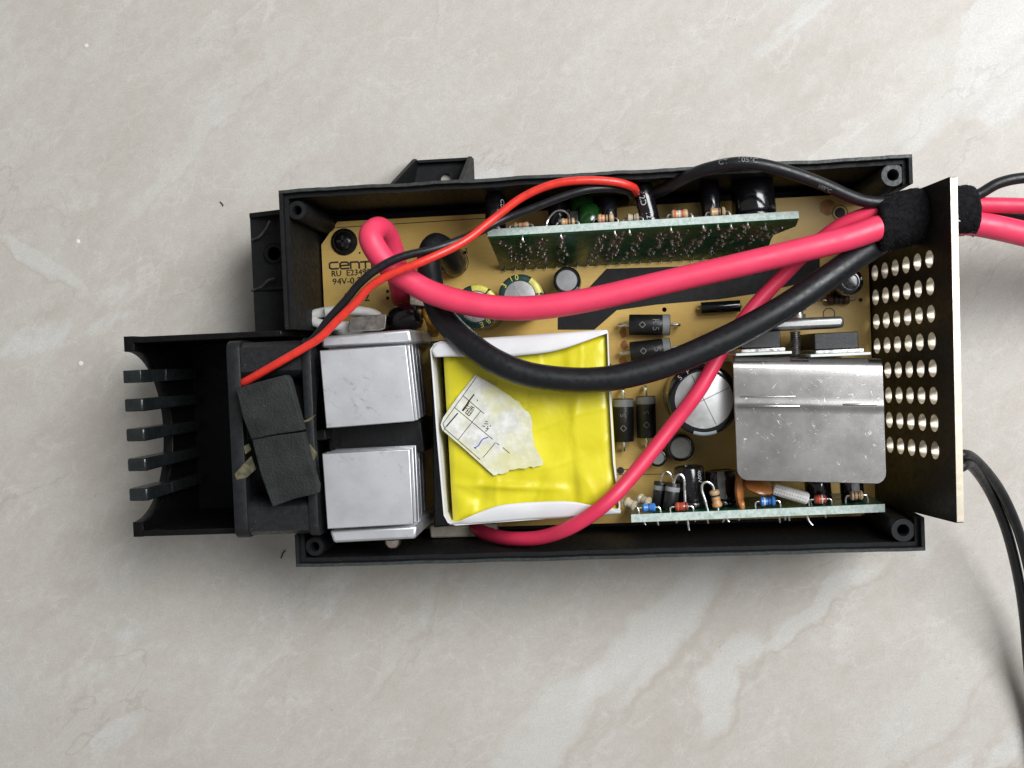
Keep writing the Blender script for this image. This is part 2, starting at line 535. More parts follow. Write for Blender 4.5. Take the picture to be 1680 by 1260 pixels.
def link(name, mb, mat, org, bevel=0.0, smooth=35, solid=0.0):
    me = bpy.data.meshes.new(name)
    me.from_pydata([(p - org) * MM for p in mb.v], [], mb.f)
    mats = mat if isinstance(mat, (list, tuple)) else [mat]
    for m in mats:
        me.materials.append(M[m])
    me.polygons.foreach_set('material_index', mb.mi)
    me.polygons.foreach_set('use_smooth', [True] * len(mb.f))
    me.set_sharp_from_angle(angle=math.radians(smooth))
    me.update()
    o = bpy.data.objects.new(name, me)
    COL.objects.link(o)
    if solid:
        s = o.modifiers.new('thickness', 'SOLIDIFY')
        s.thickness = solid * MM
        s.offset = -1
    if bevel:
        b = o.modifiers.new('rounded', 'BEVEL')
        b.width = bevel * MM
        b.segments = 2
        b.limit_method = 'ANGLE'
        b.angle_limit = math.radians(40)
    return o


def tag(o, label, cat, group=None, kind=None):
    o['label'] = label
    o['category'] = cat
    if group:
        o['group'] = group
    if kind:
        o['kind'] = kind
    return o


def thing(name, label, cat, loc, group=None):
    o = bpy.data.objects.new(name, None)
    COL.objects.link(o)
    o.empty_display_size = 0.005
    o.location = Vector(loc) * MM
    ORG[o.name] = Vector(loc)
    return tag(o, label, cat, group)


def part(name, mb, mat, parent, bevel=0.0, smooth=35, solid=0.0, label=None, kind=None):
    org = ORG[parent.name]
    o = link(name, mb, mat, org, bevel, smooth, solid)
    o.parent = parent
    ORG[o.name] = org
    if label:
        o['label'] = label
    if kind is None and name in ('printed_text', 'printed_mark', 'score_line', 'flux_stain', 'printed_characters', 'printed_grid', 'printed_bar', 'pen_mark', 'woven_dash', 'vent_groove', 'cross_slot'):
        kind = 'stuff'
    if kind:
        o['kind'] = kind
    return o


def solo(name, mb, mat, label, cat, loc, group=None, **kw):
    o = link(name, mb, mat, Vector(loc), **kw)
    o.location = Vector(loc) * MM
    ORG[o.name] = Vector(loc)
    return tag(o, label, cat, group)


def clone_part(src, parent, shift):
    """A copy of a part, sharing its mesh, moved by shift (mm)."""
    c = src.copy()
    COL.objects.link(c)
    c.parent = parent
    c.location = src.location + Vector(shift) * MM
    ORG[c.name] = ORG[parent.name]
    return c


def curve_mesh(build):
    cu = bpy.data.curves.new('tmp', 'CURVE')
    cu.dimensions = '2D'
    cu.fill_mode = 'BOTH'
    build(cu)
    return to_mb(cu)


def to_mb(cu):
    o = bpy.data.objects.new('tmp', cu)
    COL.objects.link(o)
    dg = bpy.context.evaluated_depsgraph_get()
    me = bpy.data.meshes.new_from_object(o.evaluated_get(dg))
    mb = MB()
    mb.add([v.co.copy() for v in me.vertices], [tuple(p.vertices) for p in me.polygons])
    bpy.data.objects.remove(o)
    bpy.data.meshes.remove(me)
    if isinstance(cu, bpy.types.TextCurve):
        bpy.data.curves.remove(cu)
    else:
        bpy.data.curves.remove(cu)
    return mb


def plate(outlines, th, bev=0.0):
    """Flat plate in the XY plane (mm), first outline outer, the rest holes; centred on z=0."""
    def b(cu):
        for ol in outlines:
            sp = cu.splines.new('POLY')
            sp.points.add(len(ol) - 1)
            for p, q in zip(sp.points, ol):
                p.co = (q[0], q[1], 0, 1)
            sp.use_cyclic_u = True
        cu.extrude = th / 2 - bev
        cu.bevel_depth = bev
        cu.bevel_resolution = 1
    return curve_mesh(b)


def text(s, size, align='CENTER'):
    cu = bpy.data.curves.new('tmp', 'FONT')
    cu.body = s
    cu.size = size
    cu.align_x = align
    cu.align_y = 'CENTER'
    cu.resolution_u = 3
    return to_mb(cu)


def circle(cx, cy, r, n=20):
    return [(cx + r * math.cos(2 * math.pi * k / n), cy + r * math.sin(2 * math.pi * k / n)) for k in range(n)]


def on_plane(mb, o, ex, ey, lift=0.06):
    """Place flat XY geometry on a plane with origin o and axes ex, ey."""
    ex, ey = Vector(ex).normalized(), Vector(ey).normalized()
    n = ex.cross(ey)
    o = Vector(o)
    return mb.xf(lambda p: o + ex * p.x + ey * p.y + n * (lift + p.z))


def on_cyl(mb, p0, ax, out, r, along=True, lift=0.05):
    """Wrap flat text on a cylinder: text x runs along the axis (along) or round it."""
    ax = Vector(ax).normalized()
    e1 = (Vector(out) - ax * Vector(out).dot(ax)).normalized()
    e2 = ax.cross(e1)
    p0 = Vector(p0)

    def f(p):
        a, h = ((-p.y / r), p.x) if along else ((p.x / r), p.y)
        return p0 + ax * h + (e1 * math.cos(a) + e2 * math.sin(a)) * (r + lift)
    return mb.xf(f)


UP = Vector((0, 0, 1))

# ------------------------------------------------------------------ floor
fl = MB()
fl.add([(-700, -700, 0), (700, -700, 0), (700, 700, 0), (-700, 700, 0)], [(0, 1, 2, 3)])
floor = link('floor', fl, 'tile', Vector((0, 0, 0)))
floor['kind'] = 'structure'
floor['label'] = 'cream marbled ceramic floor tile with pale veins'
for (u, v, r) in ((142, 75, 0.65), (128, 396, 0.7), (133, 596, 0.75)):
    c = W(u, v, 0)
    mk = MB().lathe(c, c + UP, [(0.0, r), (0.10, r), (0.16, r * 0.6), (0.17, 0.05)], 12)
    o = part('chip_mark', mk, 'chip', floor) if False else None
    ORG['floor'] = Vector((0, 0, 0))
    part('chip_mark', mk, 'chip', floor)

# ------------------------------------------------------------------ case
RIM = 46.0
case = thing('plastic_case', 'open black plastic inverter case lying on the pale tile', 'case', (0, 0, 0))
X0, X1, Y0, Y1 = -85.0, 85.0, -52.2, 52.2
TH = 2.2


def wall_run(a, b, inward, wob=0.0, n=1):
    """A wall from a to b (xy, outer face); with an outer lip standing 1.6 mm above an inner step."""
    a, b, inward = Vector((*a, 0)), Vector((*b, 0)), Vector((*inward, 0))
    prof = [(0, 0), (TH, 0), (TH, RIM - 1.8), (1.15, RIM - 1.8), (1.0, RIM - 0.1), (0.9, RIM), (0.12, RIM), (0.0, RIM - 0.12)]
    rings = []
    for i in range(n + 1):
        t = i / n
        p = a.lerp(b, t)
        w = wob * (noise.noise(Vector((p.x * 0.09, 3.1, 0))) * 0.6 + noise.noise(Vector((p.x * 0.7, 0.4, 0))) * 0.25) if wob else 0
        rings.append([p + inward * (s - (w if h > 40 else 0)) + UP * (h + (w * 0.3 if h > 40 else 0)) for s, h in prof])
    m = MB().loft(rings)
    return m


mbw = wall_run((X0 + .02, Y1), (X1 - .02, Y1), (0, -1), 0.5, 90)
part('long_wall', mbw, 'case', case)
part('long_wall', wall_run((X1 - .02, Y0), (X0 + .02, Y0), (0, 1), 0.3, 60), 'case', case)
part('end_wall', wall_run((X0, 13.8), (X0, Y1 - 0.9), (1, 0)), 'case', case)
part('end_wall', wall_run((X0, Y0 + 0.9), (X0, -43.2), (1, 0)), 'case', case)
part('end_wall', wall_run((X1, Y1 - 0.9), (X1, 44.6), (-1, 0)), 'case', case)
part('end_wall', wall_run((X1, -43.4), (X1, Y0 + 0.9), (-1, 0)), 'case', case)
base = MB().box((0, 0, 1.26), (2 * 85 - 2 * TH - 0.02, 2 * 52.2 - 2 * TH - 0.02, 2.5))
part('base', base, 'case', case)
# worn pale edge on the rim of the long walls
for (xa, xb, y, sgn) in ((-84.8, 84.8, Y1 - 0.06, 1), (-84.8, 84.8, Y0 + 0.06, -1)):
    rings = []
    nn = 120
    for i in range(nn + 1):
        x = xa + (xb - xa) * i / nn
        wv = 0.5 if sgn > 0 else 0.3
        w = wv * (noise.noise(Vector((x * 0.09, 3.1, 0))) * 0.6 + noise.noise(Vector((x * 0.7, 0.4, 0))) * 0.25)
        j = 0.10 * noise.noise(Vector((x * 1.3, 9, 0)))
        yy = y + sgn * w
        rings.append([Vector((x, yy, RIM + w * .3 + 0.004)), Vector((x, yy - sgn * (0.85 + j), RIM + w * .3 + 0.004)), Vector((x, yy - sgn * (0.80 + j), RIM + w * .3 + 0.12 + j)), Vector((x, yy - sgn * 0.06, RIM + w * .3 + 0.10 + j))])
    part('rim_edge', MB().loft(rings), 'rim', case)
# screw bosses
for (u, v, r, col) in ((487, 345, 2.75, 'case'), (1465, 287, 3.2, 'rim'), (1482, 870, 3.3, 'fan'), (516, 897, 2.8, 'case')):
    c = W(u, v, 44)
    c.z = 2.5
    prof = [(0.01, r + 0.35), (41.0, r), (41.4, r - 0.25), (41.45, r * 0.50), (40.9, r * 0.42), (32, r * 0.40)]
    part('screw_boss', MB().lathe(c, c + UP, prof, 24), col, case)
    sx, sy = (1 if c.x > 0 else -1), (1 if c.y > 0 else -1)
    wx = sx * (85 - TH - 0.01)
    rib = MB().box(((c.x + sx * r * 0.85 + wx) / 2, c.y, 21), (abs(wx - c.x - sx * r * 0.85), 1.4, 36))
    wy = sy * (52.2 - TH - 0.01)
    rib2 = MB().box((c.x, (c.y + sy * r * 0.85 + wy) / 2, 21), (1.4, abs(wy - c.y - sy * r * 0.85), 36))
    part('boss_rib', rib, 'case', case)
    part('boss_rib', rib2, 'case', case)

ip = W(1488, 838, 30)
part('metal_insert', MB().lathe(ip - UP * 6, ip, [(0, 1.1), (5.6, 1.1), (6, .8), (6.01, .05)], 14), 'steel', case)
# mounting ears
def ear(out, along, base_pt, width, reach, z, flare, hole, drop_right, mat='case'):
    """A floor plate with a hole and two gusset walls; base_pt at the wall's outer face, ear runs +along."""
    out, along = Vector((*out, 0)), Vector((*along, 0))
    o = Vector((*base_pt, 0))
    pl = plate([[(0 - flare, 0.02), (width, 0.02), (width, reach), (0, reach)], circle(hole[0], hole[1], 1.9, 18)], 1.2, 0.0)
    pl.xf(lambda p: o + along * p.x + out * p.y + UP * (z + p.z))
    if along.cross(out).z < 0:
        pl.f = [tuple(reversed(f)) for f in pl.f]
    e = part('mounting_ear', pl, mat, case)
    ring = MB()
    hc = o + along * hole[0] + out * hole[1]
    ring.lathe(hc + UP * (z + 1.2), hc + UP * 9, [(-.65, 2.8), (-.3, 2.7), (-.25, 1.95), (-.65, 1.92)], 20, cap=False)
    part('hole_collar', ring, mat, e)
    return e, o, out, along


e, o, out, al = ear((0, 1), (1, 0), (-54.0, Y1), 18.3, 13.6, 0.9, 3.5, (9.6, 7.4), True)
# gussets: near wall height at the case, falling to the plate's rim
def gusset(o, out, al, s, th, h0, h1, reach, z0=2.8, slant=0.0):
    m = MB()
    rings = []
    for k in (0, 1):
        a = s + (k - 0.5) * th
        rings.append([o + al * (a - slant) + out * 0.02 + UP * z0, o + al * a + out * reach + UP * z0, o + al * a + out * reach + UP * h1, o + al * (a - slant) + out * 0.02 + UP * h0])
    if al.cross(out).z < 0:
        rings.reverse()
    return m.loft(rings)


part('ear_gusset', gusset(o, out, al, 17.6, 1.3, 36, 5, 13.55, z0=.4), 'case', e, bevel=0.2)
part('ear_gusset', gusset(o, out, al, 0.6, 1.3, 36, 6, 13.55, z0=.4, slant=3.4), 'case', e, bevel=0.2)
part('ear_rim', MB().box(o + al * 9.0 + out * 13.05 + UP * 2.6, (15.6, 1.0, 2.4)), 'case', e, bevel=0.2)

e2, o2, out2, al2 = ear((-1, 0), (0, 1), (X0, 13.95), 34.5, 13.6, 29.0, 0.0, (22.5, 6.8), False)
part('ear_gusset', gusset(o2, out2, al2, 33.8, 1.4, 36, 30.5, 13.5), 'case', e2, bevel=0.2)
part('ear_gusset', gusset(o2, out2, al2, 12.5, 1.2, 32, 30.2, 13.0), 'case', e2, bevel=0.2)
part('ear_skirt', MB().box(o2 + al2 * 17 + out2 * 13.0 + UP * 14, (1.1, 34.2, 27.9)), 'case', e2, bevel=0.2)
part('ear_skirt', MB().box(o2 + al2 * 33.8 + out2 * 6.3 + UP * 14, (12.4, 1.1, 27.9)), 'case', e2, bevel=0.2)

part('scuffed_rib', MB().tube([W(414, 394, 30.2), W(426, 388, 31.4), (W(436, 376, 31.8)), W(443, 362, 32.2)], .4, 8, 5), 'scuff', e2)
part('scuffed_rib', MB().tube([W(413, 477, 30.2), W(430, 470, 31), W(440, 460, 31.4), W(452, 457, 31.8)], .4, 8, 5), 'scuff', e2)

# ------------------------------------------------------------------ fan duct with its grille
duct = thing('fan_duct', 'black plastic fan duct with an open barred grille at its outer end', 'duct', (-108, -14.4, 0))
DX0, DX1 = -131.5, -128.4
YC, ZC, RC = -14.4, 44.5, 24.2
arc = []
ang0 = math.asin((RIM - 1.0 - ZC) / RC)
for k in range(33):
    a = math.pi - ang0 + (math.pi + 2 * ang0) * k / 32
    arc.append((RC * math.cos(a), ZC + RC * math.sin(a)))
ol = [(-27.9, 0.05), (28.0, 0.05), (28.0, RIM - 1.0)] + list(reversed(arc)) + [(-27.9, RIM - 1.0)]
endp = plate([ol], DX1 - DX0, 0.25).xf(lambda p: Vector(((DX0 + DX1) / 2 + p.z, YC + p.x, p.y)))
part('end_plate', endp, 'duct', duct)
tw = MB().box((-107.2, 12.75, 23.0), (2 * 21.2, 1.7, 46.0))
part('side_wall', tw, 'duct', duct, bevel=0.25)
tw = MB().box((-114.3, -41.55, 23.0), (28.0, 1.7, 45.9))
part('side_wall', tw, 'duct', duct, bevel=0.25)
part('duct_floor', MB().box((-106.8, -14.4, 1.3), (43.0, 52.4, 2.5)), 'duct', duct)
bar0 = None
for k, v in enumerate((618, 665, 714, 763, 812)):
    y = W(213, v, 46).y
    hb = math.sqrt(max(RC * RC - (y - YC) ** 2, 1))
    zb = ZC - hb - 1.0
    m = MB()
    R = []
    # an upright bar whose head is rounded and dimpled, splayed slightly outwards at the foot
    for z, x0, x1, w in ((6.0, -128.3, -125.6, 1.5), (zb + 1.0, -128.3, -125.6, 1.5), (zb + 4, -131.2, -125.6, 1.5), (30, -131.4, -126.0, 1.5), (43.5, -131.7, -126.2, 1.6), (45.6, -131.8, -126.2, 1.6), (46.3, -131.6, -126.6, 1.5)):
        w *= 1.14
        R.append([Vector((x0, y - w, z)), Vector((x1, y - w, z)), Vector((x1, y + w, z)), Vector((x0, y + w, z))])
    m.loft(R)
    b = part('grille_bar', m, 'bar', duct, bevel=0.4)
    dp = MB()
    for dx in (-129.9, -128.0):
        dp.lathe((dx, y, 46.31), (dx, y, 47), [(-.01, .62), (.1, .58), (.12, .40), (.02, .36)], 12)
    part('moulding_dimple', dp, 'bar', b, kind='stuff')

# ------------------------------------------------------------------ fan
FX0, FX1 = -99.8, -76.4
FY0, FY1, FZ1 = -42.6, 10.8, 52.4
fan = thing('cooling_fan', 'square black plastic cooling fan standing on edge beside the heatsinks', 'fan', (-88, -15.9, 2.6))
fyc, fzc, hf = (FY0 + FY1) / 2, 26.6, (FY1 - FY0) / 2


def rsq(h, r, n=6):
    out = []
    for cx, cy, a in ((h - r, h - r, 0), (-h + r, h - r, 1), (-h + r, -h + r, 2), (h - r, -h + r, 3)):
        for k in range(n + 1):
            t = (a + k / n) * math.pi / 2
            out.append((cx + r * math.cos(t), cy + r * math.sin(t)))
    return out


for xa, th in ((FX0 + 1.9, 3.8), (FX1 - 1.3, 2.6)):
    fp = plate([rsq(hf, 2.6), circle(0, 0, hf - 2.2, 40)], th, 0.35)
    fp.xf(lambda p: Vector((xa + p.z, fyc + p.x, fzc - 0.4 + p.y * 0.965)))
    part('flange', fp, 'fan', fan)
tb = MB()
tb.lathe((FX0 + 3.8, fyc, fzc - 0.4), (FX1, fyc, fzc - 0.4), [(0.02, hf - 1.9), (0.02, hf - 2.6), (FX1 - FX0 - 6.4, hf - 2.6), (FX1 - FX0 - 6.4, hf - 1.9), (0.02, hf - 1.9)], 48, cap=False)
tb.xf(lambda p: Vector((p.x, p.y, (p.z - fzc) * 0.90 + fzc - 0.6)))
part('barrel', tb, 'fan', fan)
# solid corner blocks between the flanges (upper two show)
for sy in (-1, 1):
    blk = MB()
    ys = [hf - 0.25, hf - 9.6]
    prof = [(hf - 0.3, 10), (hf - 0.3, 49.6), (hf - 1.6, FZ1 - 0.6), (hf - 8.2, FZ1 - 0.7), (hf - 9.4, FZ1 - 1.6), (hf - 10.5, FZ1 - 4.6), (hf - 10.5, 42), (hf - 3.5, 34), (hf - 3.2, 10)]
    rings = []
    for x in (FX0 + 3.82, FX1 - 2.62):
        rings.append([Vector((x, fyc + sy * a, z)) for a, z in prof])
    if sy < 0:
        rings.reverse()
    blk.loft(rings)
    part('corner_block', blk, 'fan', fan)
hub = MB().lathe((FX0 + 5, fyc, fzc), (FX1, fyc, fzc), [(0, 10), (0.6, 11), (13, 11), (13.6, 10)], 28)
ho = part('hub', hub, 'fan', fan)
for k in range(7):
    a = 2 * math.pi * k / 7
    m = MB()
    rings = []
    for r in (11.0, 22.0):
        tw_ = 0.55 if r < 15 else 0.85
        er = Vector((0, math.cos(a), math.sin(a)))
        et = Vector((0, -math.sin(a), math.cos(a)))
        d = Vector((1, 0, 0)) * math.cos(tw_) + et * math.sin(tw_)
        nn_ = d.cross(er)
        c0 = Vector((FX0 + 11.5, fyc, fzc)) + er * r
        rings.append([c0 - d * 6 - nn_ * .5, c0 + d * 6 - nn_ * .5, c0 + d * 6 + nn_ * .5, c0 - d * 6 + nn_ * .5])
    m.loft(rings)
    part('blade', m, 'fan', fan)
# dried glue smears
for pts in (((486, 684), (500, 690), (518, 680), (510, 690), (492, 696), (484, 690)),
            ((500, 735), (508, 728), (520, 744), (512, 760), (500, 752)),
            ((384, 778), (398, 762), (412, 748), (420, 770), (404, 784), (388, 788)),
            ((399, 732), (408, 728), (412, 738), (402, 746))):
    g = MB().prism([W(u, v, 52.55) for u, v in pts], 51.8)
    part('glue_smear', g, 'glue', fan, bevel=0.15)

# ------------------------------------------------------------------ foam pads on the fan
def slab(name, poly, z0, z1, mat, label, cat, group, sag, bevel=0.3):
    m = MB()
    top, low = [], []
    for (u, v, dz) in poly:
        p = W(u, v, z1 + dz)
        top.append(p)
        low.append(p - UP * (z1 - z0))
    ar = sum(top[i].x * top[(i + 1) % len(top)].y - top[(i + 1) % len(top)].x * top[i].y for i in range(len(top)))
    if ar < 0:
        top.reverse()
        low.reverse()
    m.loft([low, top])
    c = sum(low, Vector()) / len(low)
    return solo(name, m, mat, label, cat, c, group, bevel=bevel)


slab('foam_pad', [(387, 637, 0), (425, 626, .2), (468, 615, .1), (474, 622, 0), (484, 660, .3), (497, 706, 0), (455, 712, .1), (412, 721, 0), (398, 685, .2)], 52.7, 56.6, 'foam',
     'upper grey foam pad on the fan, its corner touching the red wire', 'foam pad', 'foam pads stuck on the fan', 0)
slab('foam_pad', [(413, 721.5, 0), (455, 714, .1), (497, 709, 0), (507, 752, .2), (521, 797, 0), (520, 810, 0), (484, 818, .2), (447, 832, 0), (428, 780, .2)], 52.7, 56.3, 'foam',
     'lower grey foam pad on the fan, tapering towards the lower heatsink', 'foam pad', 'foam pads stuck on the fan', 0)

# ------------------------------------------------------------------ main circuit board
PZ = 12.0
board = thing('circuit_board', 'amber main circuit board lying in the bottom of the case', 'circuit board', (0, 0, 2.5))
bo = [(-82.3, 40.2), (-77.0, 47.0), (80.6, 47.0), (80.6, -47.6), (-82.3, -47.6)]
pb = plate([bo, circle(*W(1090, 508, PZ).xy, 0.7, 14)], 1.6, 0.0).xf(lambda p: Vector((p.x, p.y, PZ - 0.8 + p.z)))
part('substrate', pb, 'board', board)
for x in (-70, 0, 70):
    for y in (-40, 40):
        part('standoff', MB().lathe((x, y, 2.51), (x, y, 9), [(0, 3), (PZ - 1.6 - 2.52, 2.6)], 16), 'case', board)
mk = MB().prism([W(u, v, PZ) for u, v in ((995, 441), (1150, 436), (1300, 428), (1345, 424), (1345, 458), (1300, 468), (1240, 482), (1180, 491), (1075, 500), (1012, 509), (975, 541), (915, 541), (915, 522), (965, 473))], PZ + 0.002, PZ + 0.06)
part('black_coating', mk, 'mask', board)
ln = MB()
for a, b in (((545, 374), (812, 357)), ((1005, 779), (1206, 776)), ((1010, 771), (1030, 770))):
    A, B = W(*a, PZ), W(*b, PZ)
    d = (B - A).normalized()
    n_ = Vector((-d.y, d.x, 0)) * 0.11
    ln.prism([A - n_, B - n_, B + n_, A + n_], PZ + 0.001, PZ + 0.04)
part('score_line', ln, 'ink', board)
BX = (W(640, 430, PZ) - W(540, 436, PZ)).normalized()
BY = Vector((-BX.y, BX.x, 0))
pr = MB()


def ptxt(s, u, v, size, sx=1.0, bold=0.0):
    t = text(s, size, 'LEFT').xf(lambda p: Vector((p.x * sx, p.y, 0)))
    on_plane(t, W(u, v, PZ), BX, BY, 0.05)
    pr.add(t.v, t.f)
    if bold:
        t.xf(lambda p: p + BX * bold + BY * bold * .6)
        t.xf(lambda p: p + UP * 0.008)
        pr.add(t.v, t.f)


GLY = {'C': [[(1, 1), (.2, 1), (0, .8), (0, .2), (.2, 0), (1, 0)]],
       'e': [[(0, .5), (1, .5), (1, .8), (.8, 1), (.2, 1), (0, .8), (0, .2), (.2, 0), (1, 0)]],
       'n': [[(0, 0), (0, 1), (.8, 1), (1, .8), (1, 0)]], 'T': [[(-.05, 1), (1.05, 1)], [(.5, 1), (.5, 0)]],
       'U': [[(0, 1), (0, .2), (.2, 0), (.8, 0), (1, .2), (1, 1)]], 'R': [[(0, 0), (0, 1), (.8, 1), (1, .8), (1, .6), (.8, .45), (0, .45)], [(.5, .45), (1, 0)]]}
for i, ch in enumerate('CenTUR'):
    o_ = W(541 + i * 17.3, 441.5 - i * .35, PZ)
    for st_ in GLY[ch]:
        q = [o_ + BX * (x * 2.65) + BY * (y * 1.95) for x, y in st_]
        for j, (a, b) in enumerate(zip(q, q[1:])):
            d = (b - a).normalized()
            n_ = Vector((-d.y, d.x, 0)) * .27
            zz = PZ + .03 + .004 * (j % 5)
            pr.prism([a - n_ - d * .18, b - n_ + d * .18, b + n_ + d * .18, a + n_ - d * .18], PZ + .002, zz)
ptxt('RU  E23498 A', 543, 450, 2.5, 1.0, 0.12)
ptxt('94V-0 2S', 545, 463, 2.7, 1.05, 0.12)
ptxt('1', 563, 488, 3.0, 1, 0.1)
ptxt('S2', 588, 489, 3.6, 1.0, 0.16)
ptxt('2', 762, 412, 2.0, 1, 0.1)
part('printed_text', pr, 'ink', board)
# dark pads, drill spots and rings printed on the board
sp = MB()
for (u, v, r) in ((750, 441, .75), (763, 414, .5), (763, 424, .5), (636, 478, .55), (636, 489, .55), (1076, 757, .9), (1018, 772, 1.1), (1055, 768, 1.0), (1262, 492, .6), (1335, 495, .6), (1412, 492, .6), (706, 405, .6), (1000, 600, .6), (590, 415, .3)):
    c = W(u, v, PZ)
    sp.lathe(c, c + UP, [(0.001, r), (0.05, r)], 14)
for (u, v, r) in ((1378, 349, 2.3), (660, 486, 2.6), (745, 430, 4.4), (1290, 505, 1.6), (1360, 515, 1.8)):
    c = W(u, v, PZ)
    sp.lathe(c, c + UP, [(0.001, r - .25), (0.05, r - .25), (0.05, r), (0.001, r)], 28, cap=False)
part('printed_mark', sp, 'ink', board)
c = W(1378, 349, PZ)
part('screw_hole', MB().lathe(c, c + UP, [(0.002, 1.5), (0.08, 1.5)], 18), 'ink', board)
# orange stains round the diode pads
st = MB()
for (u, v, rx, ry) in ((1022, 545, .9, 1.6), (1024, 566, 1.0, 1.3), (1022, 592, 1.0, 1.2), (1357, 340, 2.2, 2.0)):
    c = W(u, v, PZ)
    st.prism([c + Vector((rx * math.cos(k * .5236) * (1 + .3 * random.random()), ry * math.sin(k * .5236) * (1 + .3 * random.random()), 0)) for k in range(12)], PZ + .001, PZ + .02)
M['stain'] = simple('orange_flux_stain', (0.42, 0.17, 0.03), 0.4, var=0.3, bstr=0.1)
part('flux_stain', st, 'stain', board)


def panhead(root, c, ax, r, h, mat, name='screw', cross=True):
    ax = Vector(ax).normalized()
    s = part(name, MB().lathe(c, c + ax, [(0, r), (h * .35, r * 0.98), (h * .7, r * .8), (h * .93, r * .45), (h, 0.02)], 24), mat, root)
    if cross:
        e1, e2 = frame(ax)
        m = MB()
        for a, b in ((e1, e2), (e2, e1)):
            R = Matrix((a, b, ax)).transposed()
            m.box(c + ax * (h * 0.86), (r * 1.05, r * .2, h * .36), R)
        part('cross_slot', m, 'ink', s)
    return s


sc = W(565, 397, PZ)
part('washer', MB().lathe(sc, sc + UP, [(0.01, 4.1), (0.35, 4.1), (0.4, 3.9), (0.4, 2.2)], 28), 'blkscrew', board)
panhead(board, sc + UP * 0.4, UP, 3.3, 2.2, 'blkscrew')


# ------------------------------------------------------------------ component builders
def elcap(p0, p1, r, label, group, sleeve='sleeve', topr=0.80, topmat='captop', cuts=None, stripe=None, marks=None, name='capacitor', base_disc=True, cat='capacitor'):
    """Electrolytic can from p0 (board) to p1 (top)."""
    p0, p1 = Vector(p0), Vector(p1)
    ax = (p1 - p0).normalized()
    h = (p1 - p0).length
    root = thing(name, label, cat, p0, group)
    k = min(0.9, r * .25)
    body = MB().lathe(p0, p1, [(0.02, r * .93), (0.5, r), (1.4, r), (1.8, r * .95), (2.3, r), (h - k, r), (h - k * .35, r * .96), (h, (r * topr + r) / 2), (h - .05, r * topr), (h - 0.35, r * topr)], 36)
    bo_ = part('sleeve', body, sleeve, root, smooth=50)
    top = MB().lathe(p0, p1, [(h - 0.6, r * topr + .02), (h - 0.22, r * topr + .02), (h - .2, r * topr - 0.1), (h - 0.16, .02)], 36)
    to = part('can_top', top, topmat, root, smooth=50)
    e1, e2 = frame(ax, Vector((0, 1, 0)) if abs(ax.z) > .5 else None)
    if cuts:
        m = MB()
        for a in cuts:
            d = e1 * math.cos(a) + e2 * math.sin(a)
            n_ = ax.cross(d)
            R = Matrix((d, n_, ax)).transposed()
            L = r * topr * 0.95
            m.box(p0 + ax * (h - .13) + d * L / 2, (L, 0.22, .1), R)
        part('vent_groove', m, 'band', to)
    if stripe:
        a0, a1, ma = stripe
        m = MB().lathe(p0, p1, [(2.4, r + .03), (h - k, r + .03), (h - k * .35, r * .96 + .03), (h + .03, (r * topr + r) / 2)], 12, a0, a1, ref=Vector((0, 1, 0)) if abs(ax.z) > .5 else None)
        part('stripe', m, ma, root, smooth=50)
    if marks:
        for (s, size, out, along, hh, ma) in marks:
            t = on_cyl(text(s, size).xf(lambda p: -p), p0 + ax * hh, ax, out, r, along)
            part('printed_text', t, ma, root)
    return root, ax, e1, e2


def ring_text(root, p0, ax, h, r, topr, s_list, size, mat):
    """Letters lying on the rolled shoulder of an upright can, read from outside."""
    m = MB()
    rr = r * (1 + topr) / 2
    for a, s in s_list:
        d = Vector((math.cos(a), math.sin(a), 0))
        t = text(s, size)
        ex = Vector((math.sin(a), -math.cos(a), 0))
        on_plane(t, Vector(p0) + Vector(ax) * (h + .01) + d * rr, ex, d, 0.06)
        m.add(t.v, t.f)
    return part('printed_text', m, mat, root)


def resistor(p0, p1, r, label, group, body='beige', bands=(('brownband', .3), ('brownband', .45), ('brownband', .6)), foot=(0, 0, -2), leads=True, name='resistor', shape='dumbbell', lead=0.28, cat='resistor', l0=1.6):
    """Axial part from p0 to p1 with leads bending by foot at both ends."""
    p0, p1, foot = Vector(p0), Vector(p1), Vector(foot)
    ax = (p1 - p0).normalized()
    L = (p1 - p0).length
    root = thing(name, label, cat, p0 + foot * 0.9, group)
    if shape == 'dumbbell':
        prof = [(0, r * .35), (L * .03, r * .8), (L * .1, r), (L * .22, r), (L * .3, r * .82), (L * .7, r * .82), (L * .78, r), (L * .9, r), (L * .97, r * .8), (L, r * .35)]
    elif shape == 'glass':
        prof = [(0, r * .4), (L * .06, r * .85), (L * .14, r), (L * .86, r), (L * .94, r * .85), (L, r * .4)]
    else:
        prof = [(0, r * .96), (L * .015, r), (L * .985, r), (L, r * .96)]
    part('body', MB().lathe(p0, p1, prof, 18), body, root, smooth=40)

    def rad(f):
        t = f * L
        for (a, ra), (b, rb) in zip(prof, prof[1:]):
            if a <= t <= b:
                return ra + (rb - ra) * (t - a) / max(b - a, 1e-6)
        return r
    for bm, f in bands:
        w = .05 if shape != 'cyl' else .085
        m = MB().lathe(p0, p1, [((f - w) * L, rad(f - w) + .04), (f * L, rad(f) + .06), ((f + w) * L, rad(f + w) + .04)], 18, cap=False)
        part('band', m, bm, root, smooth=40)
    if leads:
        for P, d in ((p0, -ax), (p1, ax)):
            pts = [P - d * 0.2, P + d * l0 * .6, P + d * l0 + foot * 0.12, P + d * (l0 + .25) + foot * .5, P + d * (l0 + .25) + foot]
            part('lead', MB().tube(pts, lead, 8, 4), 'lead', root)
    return root


